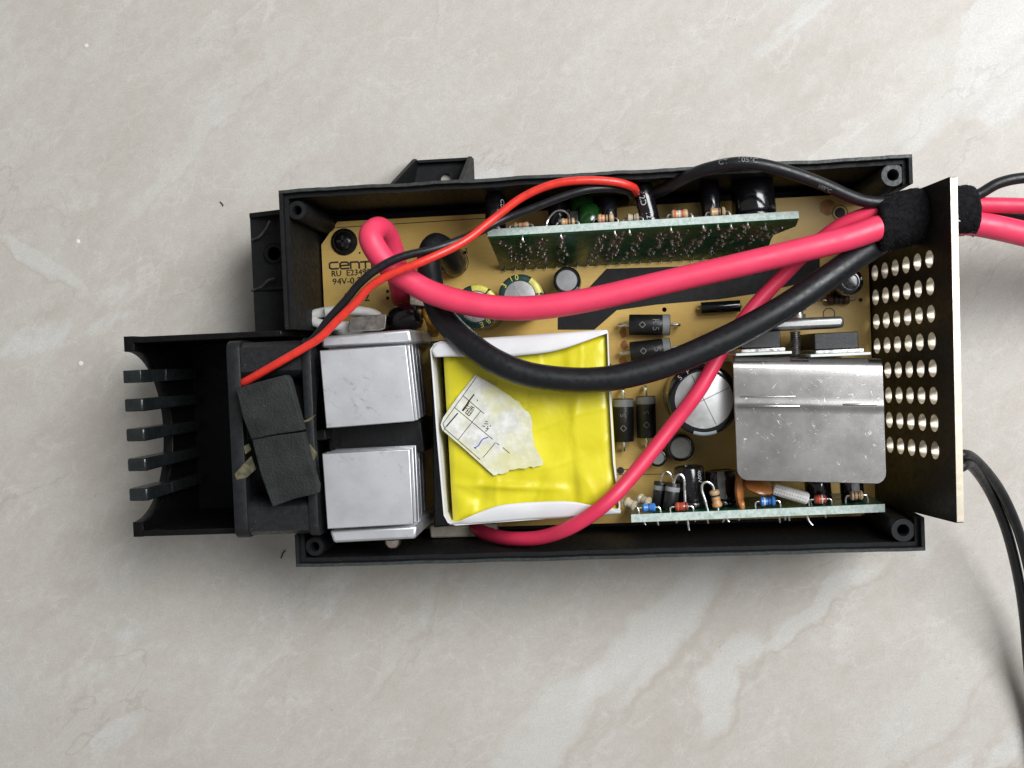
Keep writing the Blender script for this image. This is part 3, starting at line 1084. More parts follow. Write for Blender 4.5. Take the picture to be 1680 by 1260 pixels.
# ------------------------------------------------------------------ heatsinks by the fan
def finned(poly_top, base_poly, zt, label, base_z, group, dirn):
    c = sum((W(u, v, zt) for u, v in poly_top), Vector()) / len(poly_top)
    root = thing('heatsink', label, 'heatsink', (c.x, c.y, PZ), group)
    top = [W(u, v, zt) for u, v in poly_top]
    f0 = part('fin', MB().prism(top, zt - 1.9, zt), 'alu', root, bevel=0.25)
    m = MB().prism([p + Vector((0.15 if i in (1, 2) else 0, 0, 0)) for i, p in enumerate(top)], zt - 1.6 - 4.4, zt - 4.4)
    f1 = part('fin', m, 'alu', root, bevel=0.2)
    for k in range(1, 8):
        q = [p + Vector((-0.30 * k - .12 * (k % 2) if i in (1, 2) else 0.3, dirn * (0.5 + 0.25 * (k % 3)) if dirn * (p.y - c.y) > 0 else 0, 0)) for i, p in enumerate(top)]
        part('fin', MB().prism(q, zt - 6 - 4.4 * k, zt - 4.4 * (k + 1)), 'alu', root, bevel=0.2)
    b = [W(u, v, base_z) for u, v in base_poly]
    part('base_wall', MB().prism(b, PZ + .02, base_z), 'alu', root, bevel=0.7)
    return root


hs1 = finned([(524, 575), (666, 566), (680, 691), (535, 703)], [(527, 552), (672, 540), (676, 562), (528, 571)], 51.5,
             'upper finned aluminium heatsink beside the white coiled cord', 49.0, 'finned heatsinks beside the fan', 1)
hs2 = finned([(528, 744), (672, 737), (678, 860), (537, 868)], [(540, 870), (684, 863), (682, 884), (547, 891)], 51.5,
             'lower finned aluminium heatsink with a bronze screw head on its outer side', 49.0, 'finned heatsinks beside the fan', -1)
c = W(647, 889, 44)
b_ = W(647, 883, 44)
panhead(hs2, Vector((c.x, W(640, 886, 49).y - 0.3, 46.0)), (0, -1, 0), 2.4, 2.6, 'brass', cross=False)
gapb = thing('gap_shade_block', 'added black block standing for shade in the gap between the two finned heatsinks', 'shade filler', W(610, 716, PZ))  # added block, its black stands for the deep shade between the heatsinks
part('body', MB().prism([W(u, v, 34) for u, v in ((538, 700), (690, 690), (697, 742), (540, 748))], PZ + .02, 34), 'epoxy', gapb, bevel=0.4)
part('end_tab', MB().prism([W(u, v, 41) for u, v in ((516, 706), (534, 704), (535, 722), (518, 724))], 34.01, 41), 'epoxy', gapb, bevel=0.4)

# ------------------------------------------------------------------ transformer
tr = thing('transformer', 'yellow taped transformer in a torn white card wrap', 'transformer', W(865, 700, PZ))
shell = [(706, 574), (712, 564), (722, 560), (860, 551), (985, 541), (998, 545), (1002, 640), (1009, 760), (1018, 832), (1016, 841), (1004, 845), (870, 853), (748, 862), (735, 858), (728, 846), (716, 710)]
top = []
for i, (u, v) in enumerate(shell):
    top.append(W(u, v, 45.6))
inn = []
cc = sum(top, Vector()) / len(top)
for p in top:
    d = (cc - p)
    d.z = 0
    inn.append(p + d.normalized() * 0.55)


def densify(ps, n=6):
    out = []
    for i in range(len(ps)):
        a, b = ps[i], ps[(i + 1) % len(ps)]
        for k in range(n):
            out.append(a.lerp(b, k / n))
    return out


od, idn = densify(top), densify(inn)
rings = []
N_ = len(od)


def wob(i):
    return 0.35 * noise.noise(Vector((i * .22, 1.7, 0))) + .25 * noise.noise(Vector((i * .07, 8, 0)))


low_o = [Vector((p.x, p.y, PZ + 2)) for p in od]
low_i = [Vector((p.x, p.y, PZ + 2)) for p in idn]
hi_o = [p + UP * wob(i) for i, p in enumerate(od)]
hi_i = [p + UP * wob(i) for i, p in enumerate(idn)]
sh = MB().loft([low_i, low_o, hi_o, hi_i, low_i], cap=False)
part('card_wrap', sh, 'paper', tr)
# taped body: a soft pillow of yellow tape
yq = [W(u, v, 44.0) for u, v in ((726, 579), (997, 547), (1015, 840), (742, 860))]
GN = 90
vs, fs = [], []
for j in range(GN + 1):
    for i in range(GN + 1):
        s, t = i / GN, j / GN
        p = yq[0].lerp(yq[1], s).lerp(yq[3].lerp(yq[2], s), t)
        ed = min(s, 1 - s, t, 1 - t)
        z = 43.9 - 1.6 * math.exp(-ed / 0.03) + 0.55 * noise.noise(Vector((s * 3.2, t * 3.2, 4))) + 0.3 * noise.noise(Vector((s * 9, t * 8, 1)))
        for (fx, fy, ph, am) in ((1.6, 4.2, 2.0, .22), (3.6, 1.2, 7.0, .20)):
            q_ = noise.noise(Vector((s * fx, t * fy, ph)))
            z += am * max(0, 1 - abs(q_) * 9) ** 1.5 * min(1, ed * 14)
        # folded seam running down the right third and creases at the lower corners
        z += 0.9 * math.exp(-(((t - .80 - .12 * (s - .3)) / .02) ** 2)) * max(0, 1 - abs(s - .35) * 2.4) + 0.8 * math.exp(-(((s - .12 - .2 * (1 - t)) / .025) ** 2)) * max(0, t - .55)
        z += 0.7 * (1 / (1 + math.exp(-(s - 0.74 - .03 * t) * 90)))
        z -= 1.2 * math.exp(-(((s - .17) / .06) ** 2 + ((t - .86) / .05) ** 2)) + 0.6 * math.exp(-(((s - .73) / .05) ** 2 + ((t - .83) / .06) ** 2))
        vs.append(Vector((p.x, p.y, z)))
for j in range(GN):
    for i in range(GN):
        a = j * (GN + 1) + i
        fs.append((a + GN + 1, a + GN + 2, a + 1, a))
ym = MB().add(vs, fs)
edge_i = [i for i in range(GN + 1)] + [(j * (GN + 1) + GN) for j in range(1, GN + 1)] + [GN * (GN + 1) + i for i in range(GN - 1, -1, -1)] + [j * (GN + 1) for j in range(GN - 1, 0, -1)]
ev = [vs[i] for i in edge_i]
ym.loft([[Vector((p.x, p.y, PZ + 3)) for p in ev], ev], cap=False)
ym.f[-len(ev):] = [tuple(reversed(f)) for f in ym.f[-len(ev):]]
yo = part('taped_body', ym, 'tape', tr, smooth=60)


def flap(outer, inner, z, curl, name='card_flap'):
    """Card folded over the top: outer and inner edges in photo positions."""
    n = 28
    A, B = crom([W(u, v, z) for u, v in outer], 10), crom([W(u, v, z + curl) for u, v in inner], 10)

    def at(P, t):
        x = t * (len(P) - 1)
        i = min(int(x), len(P) - 2)
        return P[i].lerp(P[i + 1], x - i)
    vs, fs = [], []
    m = 6
    for i in range(n + 1):
        t = i / n
        a, b = at(A, t), at(B, t)
        w = (b - a).length
        for j in range(m + 1):
            s = j / m
            p = a.lerp(b, s)
            p.z += min(1.2, w * .12) * math.sin(s * math.pi * .75)
            vs.append(p)
    for i in range(n):
        for j in range(m):
            q = i * (m + 1) + j
            fs.append((q, q + m + 1, q + m + 2, q + 1))
    mm_ = MB().add(vs, fs)
    nrm = (vs[m + 1] - vs[0]).cross(vs[1] - vs[0])
    if nrm.z < 0:
        mm_.f = [tuple(reversed(f)) for f in mm_.f]
    return part(name, mm_, 'paper', tr, smooth=60, solid=0.25)


flap([(707, 574), (722, 561), (785, 555), (860, 550), (930, 545), (996, 541)], [(713, 586), (753, 585), (787, 588), (855, 583), (918, 574), (998, 546)], 45.7, 0.5)
flap([(737, 861), (800, 858), (870, 853), (940, 849), (1010, 844), (1019, 838)], [(750, 857), (798, 836), (839, 826), (925, 822), (969, 828), (1017, 836)], 45.7, 0.7)
part('coil_former', MB().prism([W(u, v, 30) for u, v in ((706, 560), (728, 558), (744, 862), (712, 866))], PZ + .02, 30), 'epoxy', tr, bevel=0.4)
part('bobbin', MB().prism([W(u, v, 18) for u, v in ((704, 862), (815, 860), (815, 880), (706, 883))], PZ + .02, 18), 'bobbin', tr, bevel=0.6)

# torn paper label with its printed grid and handwriting
LZ = 45.15
lp = [(780, 615), (812, 633), (845, 655), (872, 683), (873, 715), (880, 738), (891, 755), (888, 765), (868, 767), (840, 770), (822, 778), (810, 780), (790, 762), (758, 733), (726, 706), (723, 697), (727, 685), (752, 650)]
rag = []
for i in range(len(lp)):
    a, b = lp[i], lp[(i + 1) % len(lp)]
    n = 5
    for k in range(n):
        u, v = a[0] + (b[0] - a[0]) * k / n, a[1] + (b[1] - a[1]) * k / n
        if 2 <= i <= 10:
            u += random.uniform(-1.4, 1.4)
            v += random.uniform(-1.4, 1.4)
        rag.append((u, v))
lab = thing('paper_label', 'torn white paper label with grid lines and a blue pen mark on the yellow tape', 'label', W(800, 700, LZ))
pts_ = [W(u, v, LZ) for u, v in rag]
part('torn_sheet', MB().prism(pts_, LZ - .5, LZ), 'label', lab)


def strokes(segs, w, z=LZ):
    m = MB()
    for sg in segs:
        pts = [W(u, v, z + .03) for u, v in sg]
        for a, b in zip(pts, pts[1:]):
            d = (b - a).normalized()
            n_ = Vector((-d.y, d.x, 0)) * w / 2
            m.prism([a - n_, b - n_, b + n_, a + n_], z + .005, z + .05)
    return m


def zc(u, v):      # crop (690,600, x6.3) to photo position
    return (690 + u / 6.3, 600 + v / 6.3)


grid = [[(575, 120), (230, 600)], [(440, 310), (655, 495)], [(350, 430), (745, 760)], [(255, 655), (615, 970)], [(620, 470), (390, 765)], [(775, 795), (645, 950)], [(785, 798), (815, 820)], [(850, 845), (920, 905)], [(230, 600), (255, 655)], [(228, 690), (262, 632)]]
part('printed_grid', strokes([[zc(*p) for p in s] for s in grid], 0.17), 'ink', lab)
part('printed_bar', strokes([[zc(*p) for p in s] for s in [[(555, 295), (485, 385)], [(385, 490), (265, 630)], [(500, 370), (430, 465)]]], 0.36), 'ink', lab)
def glyph(cx, cy, w, h, segs):
    e1x, e1y, e2x, e2y = .76, .65, -.60, .80
    return [[(cx + x * w * e1x + y * h * e2x, cy + x * w * e1y + y * h * e2y) for x, y in sg] for sg in segs]


chars = glyph(497, 452, 105, 105, [[(-.05, -.40), (.40, -.48)], [(.18, -.46), (.18, .45)], [(-.1, -.27), (.48, -.27)], [(-.05, -.1), (-.05, .45)], [(.42, -.1), (.42, .45)], [(-.05, .45), (.42, .45)],
         [(-.05, .16), (.1, .16)], [(.26, .16), (.42, .16)], [(-.05, -.1), (.1, -.12)], [(.26, -.1), (.42, -.1)], [(-.33, -.5), (-.33, .45), (-.42, .38)], [(-.5, -.22), (-.18, -.22)], [(-.5, .2), (-.18, .02)]])
chars += glyph(685, 622, 85, 85, [[(-.5, -.3), (-.2, -.45)], [(-.4, 0), (0, -.3)], [(-.1, .2), (-.45, .35)], [(.1, -.1), (.2, .1)], [(.3, -.35), (.38, -.2)], [(.05, .3), (.45, .1)], [(.3, .1), (.35, .5), (.2, .6)]])
chars += [[(585, 350), (590, 365)]]
part('printed_characters', strokes([[zc(*p) for p in s] for s in chars], 0.2), 'ink', lab)
part('pen_mark', strokes([[zc(*p) for p in ((560, 850), (600, 825), (625, 780), (650, 755), (700, 738))], [zc(*p) for p in ((550, 845), (575, 855))]], 0.28), 'penblue', lab)

# ------------------------------------------------------------------ bent sheet heatsink and the clamped transistors
sk = thing('sheet_heatsink', 'shiny bent aluminium heatsink with scratches, beside the perforated plate', 'heatsink', W(1325, 590, PZ))
yT, yB = (W(1210, 577, 46).y + W(1445, 581, 46).y) / 2, (W(1210, 783, 46).y + W(1445, 785, 46).y) / 2
A_, B_ = W(1204, 640, 46), W(1449, 640, 46)
tilt = (W(1445, 582, 46).y - W(1206, 578, 46).y) / (B_.x - A_.x)
xa, xb = A_.x, B_.x
ZT = 46.5
prof = []   # (y, z, inset)
rb = 3.2
prof.append((yT, PZ + 0.03, 0.0))
prof.append((yT, ZT - rb, 0.0))
for k in range(1, 7):
    a = k / 6 * math.pi / 2
    prof.append((yT - rb + rb * math.cos(a), ZT - rb + rb * math.sin(a), 0.0 if k > 1 else 0))
ym_ = yT - 13.0
prof += [(yT - 5, ZT + .03, 0), (yT - 8, ZT + .04, 0), (ym_ + 2.5, ZT + .03, 0), (ym_ + 1.4, ZT + .03, 0), (ym_ + .7, ZT + .10, 0), (ym_, ZT + .10, 0), (ym_ - .7, ZT - .05, 0), (ym_ - 2.0, ZT - .07, 0), (yB + 10, ZT - .09, 0), (yB + 5, ZT - .1, 0)]
rc = 3.0
for k in range(0, 7):
    a = k / 6 * math.pi / 2
    prof.append((yB + rc - rc * math.sin(a), ZT - .1, rc - rc * math.cos(a)))
thk = 1.7
top_l = [Vector((xa + ins, y, z)) for y, z, ins in prof]
top_r = [Vector((xb - ins, y, z)) for y, z, ins in prof]
low_l, low_r = [], []
for i, (y, z, ins) in enumerate(prof):
    if i < 8:
        a = 0 if i < 2 else (i - 1) / 6 * math.pi / 2
        off = Vector((0, -math.cos(a) * thk, -math.sin(a) * thk))
    else:
        off = Vector((0, 0, -thk))
    low_l.append(top_l[i] + off)
    low_r.append(top_r[i] + off)
skm = MB().loft([[a, b, c, d] for a, b, c, d in zip(top_l, top_r, low_r, low_l)])
skm.f = [tuple(reversed(f)) for f in skm.f]
skm.xf(lambda p: Vector((p.x + 0.0 * p.y, p.y + (p.x - xa) * tilt, p.z)))
part('bent_sheet', skm, 'chrome', sk, bevel=0.35, smooth=30)
# a shallow pressed ridge across the sheet
for (u0, u1, v0, th_) in ((1206, 1318, 667, .55), (1378, 1445, 664, .5), (1210, 1310, 651, .3)):
    a, b = W(u0, v0, ZT), W(u1, v0 - 0.5, ZT)
    m = MB()
    m.lathe(a + UP * (-th_ * .6), b + UP * (-th_ * .6), [(0, .05), (.8, th_), ((b - a).length - 1.2, th_), ((b - a).length, .05)], 12)
    part('pressed_ridge', m, 'chrome', sk)

pads = []
for (u0, u1, w, lab_, wab) in ((1212, 1291, 568, 'left clamped black transistor behind the shiny heatsink', 0), (1334, 1420, 569, 'right clamped black transistor behind the shiny heatsink', 0)):
    a, b = W(u0, w, 45), W(u1, w, 45)
    yb = yT + (a.x - xa) * tilt
    root = thing('transistor', lab_, 'transistor', ((a.x + b.x) / 2, yb + 2, PZ), 'transistors clamped behind the shiny heatsink')
    part('insulator_sheet', MB().box(((a.x + b.x) / 2, yb + .45, 29.5), (b.x - a.x + 2.0, .7, 34.0)), 'pad', root, bevel=0.1)
    part('tab', MB().box(((a.x + b.x) / 2, yb + 1.35, 32), (b.x - a.x - 1, 1.0, 27.0)), 'lead', root, bevel=0.15)
    part('body', MB().box(((a.x + b.x) / 2 - .2, yb + 4.15, 28), (b.x - a.x - 2.0, 4.5, 29.0)), 'epoxy', root, bevel=0.3)
    for k in (-1, 0, 1):
        part('lead', MB().box(((a.x + b.x) / 2 + k * 3.2, yb + 3.4, 12.8), (.9, .6, 1.5)), 'lead', root)
a, b = W(1252, 535, 42), W(1386, 533, 42)
yb = yT + 6.55
cl = thing('clamp_bar', 'ridged grey metal clamp bar pressing two transistors against the shiny heatsink', 'clamp bar', ((a.x + b.x) / 2, yb + 1.6, PZ))
olc = rsq(1.0, 0.1)
L = b.x - a.x
bar = MB().box(((a.x + b.x) / 2, yb + 2.0 + L * .5 * tilt, 33.5), (L, 3.1, 17))
part('bar', bar, 'clip', cl, bevel=1.0)
sx_ = W(1312, 512, 42).x
ysc = yb + 3.6 + (sx_ - a.x) * tilt
part('screw_head', MB().lathe((sx_, ysc, 39), (sx_, ysc + 5, 39), [(0, 2.0), (1.0, 2.1), (1.05, 1.5), (1.9, 1.5), (1.95, 2.2), (3.2, 2.0), (3.7, 1.2), (3.8, .05)], 20), 'steel', cl)
th_m = MB()
for k in range(13):
    y = yT + .5 + k * .5 + (sx_ - xa) * tilt
    th_m.lathe((sx_ - 1, y, 39.5), (sx_ - 1, y + .5, 39.5), [(0, 1.15), (.25, 1.45), (.5, 1.15)], 14, cap=False)
part('screw_thread', th_m, 'thread', cl)

# ------------------------------------------------------------------ upright capacitors on the main board
def upright(u, v, ztop, r, label, group, **kw):
    t = W(u, v, ztop)
    return elcap((t.x, t.y, PZ + .02), (t.x, t.y, ztop), r, label, group, **kw)


G1 = 'upright capacitors on the main board'
r_, ax, e1, e2 = upright(1155, 656, 39, 9.9, 'large black capacitor with cross scored silver top beside the shiny heatsink', G1, topr=.80, cuts=(0.42 - 1.57, 0.42, .42 + 1.57, .42 + 3.14), stripe=(math.pi - .34, math.pi + .34, 'stripe'))
t = W(1155, 656, 39)
m = MB()
for a in (-1.72, -1.58, -1.43):
    d = Vector((math.cos(a), math.sin(a), 0))
    m.box(Vector((t.x, t.y, 30)) + d * 9.96, (.3, .12, 14), Matrix.Rotation(a + math.pi / 2, 3, 'Z'))
part('stripe_bar', m, 'ink', r_)
ring_text(r_, (t.x, t.y, PZ), UP, 39 - PZ, 9.9, .80, [(2.35, '5'), (2.05, 'F')], 1.9, 'whiteink')

for (u, v, lab_, stripes, letters) in ((853, 486, 'dark green capacitor with yellow print, right one under the pink cable', (1.05, .3), [(2.5, '3'), (2.0, '1'), (1.7, '0'), (.7, '-')]),
                                      (781, 503, 'dark green capacitor with yellow print, crossed by the pink and black cables', (1.6, .9), [(-.9, '8'), (-1.3, 'E'), (1.1, '-'), (-.5, '0')])):
    r_, ax, e1, e2 = upright(u, v, 36, 6.2, lab_, G1, sleeve='greensleeve', topr=.70, cuts=(2.5, 2.5 + 2.09, 2.5 + 4.19))
    t = W(u, v, 36)
    for (c0, w_) in ((.55, .42), (-.15, .18)):
        a0 = c0 + (0 if u > 800 else .8)
        m = MB()
        rings = []
        for k in range(9):
            a = a0 - w_ + 2 * w_ * k / 8
            d = Vector((math.cos(a), math.sin(a), 0))
            o_ = Vector((t.x, t.y, 0))
            rings.append([o_ + d * 6.25 + UP * 26, o_ + d * 6.25 + UP * 35.1, o_ + d * 5.98 + UP * 35.75, o_ + d * 5.3 + UP * 36.04, o_ + d * 4.5 + UP * 36.02])
        m.loft(rings, closed=False, cap=False)
        part('stripe', m, 'yellowprint', r_)
    ring_text(r_, (t.x, t.y, PZ), UP, 24, 6.2, .70, letters, 2.2, 'yellowprint')

upright(930, 460, 24, 4.0, 'small black capacitor with flat grey top between the green board and pink cable', G1, topr=.76, topmat='band', stripe=(math.pi + .3, math.pi + 1.0, 'greyink'))
upright(1117, 735, 22, 4.0, 'small black capacitor with grey top below the large silver topped one', G1, topr=.74, topmat='band')
upright(1079, 751, 20, 2.7, 'tiny black capacitor with grey top right beside the thin pink cable', G1, topr=.72, topmat='band')
upright(1395, 462, 26, 3.8, 'small black capacitor beside the top of the perforated plate', G1, topr=.55, topmat='sleeve')
upright(737, 425, 22, 4.0, 'black capacitor under the red and black wires beside the looped cable', G1, topr=.6, topmat='sleeve')


# ------------------------------------------------------------------ diodes on the main board
def diode(a, b, r, label, txt, vert=False, bend=None, lead2=True):
    G = 'black diodes on the main board'
    p0, p1 = a, b
    root = resistor(p0, p1, r, label, G, 'epoxy', (('band', .90),), foot=(0, 0, -3.0), shape='cyl', name='diode', lead=.55, cat='diode', l0=2.6)
    ax = (p1 - p0).normalized()
    L = (p1 - p0).length
    for (s, size, h, al, rot) in txt:
        t = text(s, size)
        part('printed_text', on_cyl(t, p0 + ax * (h * L), ax, UP, r, bool(rot)), 'greyink', root)
    d = MB()
    c0 = h2 = None
    # printed diamond mark
    q = [(-.9, 0), (0, .9), (.9, 0), (0, -.9)]
    for i in range(4):
        a_, b2 = Vector((*q[i], 0)), Vector((*q[(i + 1) % 4], 0))
        dd = (b2 - a_).normalized() * .0
        n_ = Vector((-(b2 - a_).y, (b2 - a_).x, 0)).normalized() * .12
        d.add([a_ - n_, b2 - n_, b2 + n_, a_ + n_], [(0, 1, 2, 3)])
    part('printed_mark', on_cyl(d, p0 + ax * (.32 * L), ax, UP, r, True), 'greyink', root)
    return root


diode(W(1032, 533, 16.4), W(1099, 533, 16.4), 3.1, 'black diode marked R5 above the other horizontal diode', [('R 5', 2.7, .64, 1, 0)])
diode(W(1034, 578, 16.4), W(1100, 571, 16.4), 3.1, 'black diode marked 5 partly under the thick black cable', [('5', 2.8, .66, .4, 0)])
diode(W(1023, 724, 16.4), W(1022, 654, 16.4), 3.1, 'upright running black diode touching the yellow transformer', [('5', 2.4, .62, 0, 1)])
diode(W(1061, 718, 16.4), W(1059, 650, 16.4), 2.9, 'upright running black diode between its twin and the large capacitor', [('5', 2.4, .62, 0, 1)])
resistor(W(1150, 506, 14.2), W(1214, 502, 14.2), 1.8, 'slim black sleeved jumper lying flat above the thick black cable', None, 'sleeve', (), shape='cyl', foot=(0, 0, -2), name='jumper', cat='jumper', l0=.6)
resistor(W(1356, 492, 13.8), W(1394, 490, 13.8), 1.7, 'dark brown resistor lying flat near the perforated plate', None, 'brownband', (('ink', .3), ('ink', .5), ('ink', .7)), foot=(0, 0, -1.6))
resistor(W(1290, 497, 13.4), W(1330, 490, 13.4), 1.3, 'dark resistor half hidden under the thick black cable near the clamp bar', None, 'brownband', (('ink', .3), ('ink', .6)), foot=(0, 0, -1.4))

# ------------------------------------------------------------------ white cord loop, tab part and inductor near the upper heatsink
cordroot = thing('cord_loop', 'looped white cord lying beside the upper heatsink', 'cord', W(560, 525, PZ))
loop = []
for turn in range(2):
    for k in range(14):
        a = 2 * math.pi * k / 14 + 2.6
        zz = 20.5 + 2.7 * turn + 2.6 * k / 14
        loop.append(W(562 + 56 * math.cos(a) + 3 * turn, 527 - 4 - 13 * math.sin(a) - 1 * turn, zz))
part('coiled_cord', MB().tube(loop, 1.45, 12, 5), 'cord', cordroot)
part('cord_end', MB().tube([W(606, 534, 25), W(585, 540, 25), W(565, 544, 24), W(550, 542, 18), W(548, 540, 12.2)], 1.4, 10, 5), 'cord', cordroot)

tabr = thing('tab_transistor', 'flat grey metal tab between the white cord and the black coil', 'transistor', W(605, 530, PZ))
part('tab', MB().prism([W(u, v, 29) for u, v in ((574, 520), (634, 515), (632, 540), (570, 545))], 27.4, 29), 'tab', tabr, bevel=0.2)
part('body', MB().prism([W(u, v, 27.3) for u, v in ((590, 521), (632, 517), (630, 539), (588, 543))], PZ + .02, 27.3), 'epoxy', tabr, bevel=0.3)
part('tab_edge', MB().tube([W(574, 544, 29.2), W(600, 542, 29.2), W(622, 541, 29.2), W(631, 538, 29.2)], .3, 8, 4), 'lead', tabr)

ind = thing('inductor', 'black sleeved coil with amber wire beside the upper heatsink', 'inductor', W(668, 522, PZ))
p0, p1 = W(640, 527, 22), W(694, 517, 24)
part('core', MB().lathe(p0, p1, [(0, 2.0), (1, 3.6), (3, 4.4), (6.5, 4.3), (9, 3.5), (9.8, 2.2)], 24), 'sleeve', ind)
for k in range(3):
    part('winding', MB().tube([W(692 + 4 * k, 505, 16), W(700 + 4 * k, 520, 22 - k), W(706 + 5 * k, 538, 18), W(705 + 5 * k, 548, 13)], .9, 10, 5), 'copper', ind)
bx = thing('relay', 'small tan block with white print under the pink cable', 'relay', W(681, 487, PZ))
part('body', MB().prism([W(u, v, 25) for u, v in ((672, 474), (694, 480), (696, 502), (672, 500))], PZ + .02, 25), 'whitebox', bx, bevel=0.3)
pm = MB()
for (u, v) in ((676, 481), (684, 484), (676, 491), (684, 494)):
    c = W(u, v, 25)
    pm.box(c + UP * .04, (.9, .5, .06))
part('printed_mark', pm, 'whiteink', bx)

# ------------------------------------------------------------------ upper daughter board (green, upright and leaning)
B0, B1 = W(812, 443, PZ), W(1288, 421, PZ)
T0, T1 = W(800, 388, 40), W(1311, 358, 40)
ub = thing('control_board', 'green upright control board facing the viewer, beside the upper wall', 'circuit board', ((B0.x + B1.x) / 2, B0.y, PZ))
exb = (T1 - T0).normalized()
upb = ((T0 + T1) / 2 - (B0 + B1) / 2)
upb = (upb - exb * upb.dot(exb)).normalized()
nb = exb.cross(upb)          # towards the viewer side
if nb.y > 0:
    nb = -nb
BT = 2.1
A0 = T0
L_top = (T1 - T0).length
H_b = ((T0 + T1) / 2 - (B0 + B1) / 2).length


def BP(s, h, d=0.0):
    """Point on the board: s mm along, h mm below the top edge, d mm out of its solder side."""
    return T0 + exb * s - upb * h + nb * d


ol = [(-.0, 0), (L_top, 0), (L_top, -6), (L_top - 5.5, -12), (L_top - 5.5, -H_b + .05), (1.0, -H_b + .05)]
m = MB()
front = [BP(s, -h, 0) for s, h in ol]
back = [BP(s, -h, -BT) for s, h in ol]
m.loft([front, back], cap=False, mi=1)
m.add(front, [tuple(range(len(front)))], 0)
m.add(back, [tuple(reversed(range(len(back))))], 0)
bm = m
# consistent facing
part('substrate', bm, ['green', 'edge'], ub)
so = MB()
random.seed(3)


def blob(p, r, spike):
    so.lathe(p, p + nb, [(0.01, r), (r * .35, r * .8), (r * .55, .25), (r * .55 + spike, .2), (r * .6 + spike, .02)], 7)


fl2 = MB()
for (s0, h0, s1, h1, n) in ((4, 4, 6, 22, 7), (10, 5, 9, 24, 8), (15, 4, 13.5, 24, 9), (20, 3, 20, 24, 9), (32, 4, 28, 24, 12), (37, 3, 33, 24, 13), (43, 4, 39, 24, 12), (48, 5, 45, 22, 10), (54, 4, 50, 24, 12), (61, 3, 55, 24, 14), (67, 5, 63, 24, 12), (71, 3, 69, 16, 6), (76, 5, 71, 23, 10), (80, 6, 78, 14, 5)):
    n = int(n * 1.9)
    for k in range(n):
        t = k / (n - 1)
        s = s0 + (s1 - s0) * t + random.uniform(-1.5, 1.5)
        h = h0 + (h1 - h0) * t + random.uniform(-.3, .3)
        blob(BP(s, h, 0.0), random.uniform(.25, .7), random.uniform(.02, .45))
        if random.random() < .45:
            c = BP(s, h, 0)
            fl2.lathe(c, c + nb, [(0.004, random.uniform(.9, 1.7)), (.05, .8), (.06, .05)], 8)
for k in range(26):
    blob(BP(2 + k * 3.1, H_b - 1.6, 0), .55, .6)
part('bare_border', MB().loft([[BP(0.02, .02, .004), BP(0.02, .02, .05), BP(.02, 1.7, .05), BP(.02, 1.7, .004)], [BP(L_top - .02, .02, .004), BP(L_top - .02, .02, .05), BP(L_top - .02, 1.7, .05), BP(L_top - .02, 1.7, .004)]]), 'border', ub)  # copper-free laminate; light coming through it is put into this brighter green
o_ = part('solder_joints', so, 'solder', ub, kind='stuff')
part('flux_residue', fl2, 'flux', ub, kind='stuff')
for (s, h) in ((20.2, 1.2), (35, 1.0), (39, 1.2), (50.3, 1.2), (59, .8), (63, 1.0), (66.5, 1.0), (71, .9), (76, 3.2), (9.5, 1.8)):
    c = BP(s, h, 0)
    part('lead_tail', MB().tube([c, c + nb * .8, c + nb * 1.4 - upb * .5 + exb * .4], .32, 8, 3), 'lead', ub)

back_n = -nb


def upcomp(u, v, h, length):
    """Base point on the board's back at photo column u (h below the top) and the outward end."""
    best, bs = None, 1e9
    for k in range(0, 260):
        s = L_top * k / 259
        p = BP(s, h, -BT)
        q = CAM_M.transposed() @ (p - CAM_P)
        uu = 840 + F_PX * q.x / -q.z
        if abs(uu - u) < bs:
            bs, best = abs(uu - u), p
    return best, best + back_n * length


G2 = 'parts standing on the back of the green control board'
p0, p1 = upcomp(814, 340, 3.6, 11.5)
elcap(p0, p1, 2.9, 'black capacitor printed CD11 at the left end of the green board', G2, topr=.7, topmat='sleeve', marks=[('CD11', 2.0, Vector((1.1, 0, 1)), True, 7.0, 'whiteink')])
p0, p1 = upcomp(1068, 330, 3.2, 11.2)
p1 += exb * -2.0 + UP * 2.2
elcap(p0, p1, 2.7, 'black capacitor printed 12D at the middle of the green board', G2, topr=.7, topmat='sleeve', marks=[('12D', 2.3, Vector((-.35, 0, 1)), True, 7.0, 'whiteink'), ('12', 2.0, Vector((-.1, 0, 1)), True, 2.2, 'whiteink')])
p0, p1 = upcomp(999, 340, 3.4, 8.2)
elcap(p0, p1, 2.3, 'small glossy black capacitor right of the green dipped one', G2, topr=.7, topmat='sleeve')
p0, p1 = upcomp(1167, 320, 4.2, 11.5)
elcap(p0, p1, 2.8, 'narrow black capacitor beside the biggest one on the green board', G2, topr=.7, topmat='sleeve')
p0, p1 = upcomp(1238, 315, 7.0, 12.5)
elcap(p0, p1, 6.0, 'biggest black capacitor near the right end of the green board', G2, topr=.75, topmat='sleeve')
p0, p1 = upcomp(915, 330, 6.0, 9.0)
elcap(p0, p1, 2.6, 'black capacitor with a pale rim and a white wire arching in front', G2, topr=.78, topmat='ink', stripe=None, sleeve='sleeve')
wr = thing('wire_jumper', 'bare silver wire arching behind the green board under the fan wires', 'wire', p0, None)
a_, _ = upcomp(896, 350, 2.0, 1)
b2, _ = upcomp(935, 350, 2.0, 1)
part('wire', MB().tube([a_, a_ + back_n * 2.6 + exb * .8, (a_ + b2) / 2 + back_n * 5 + UP * 1.0, b2 + back_n * 4.0 - exb * .6, b2], .32, 8, 6), 'lead', wr)
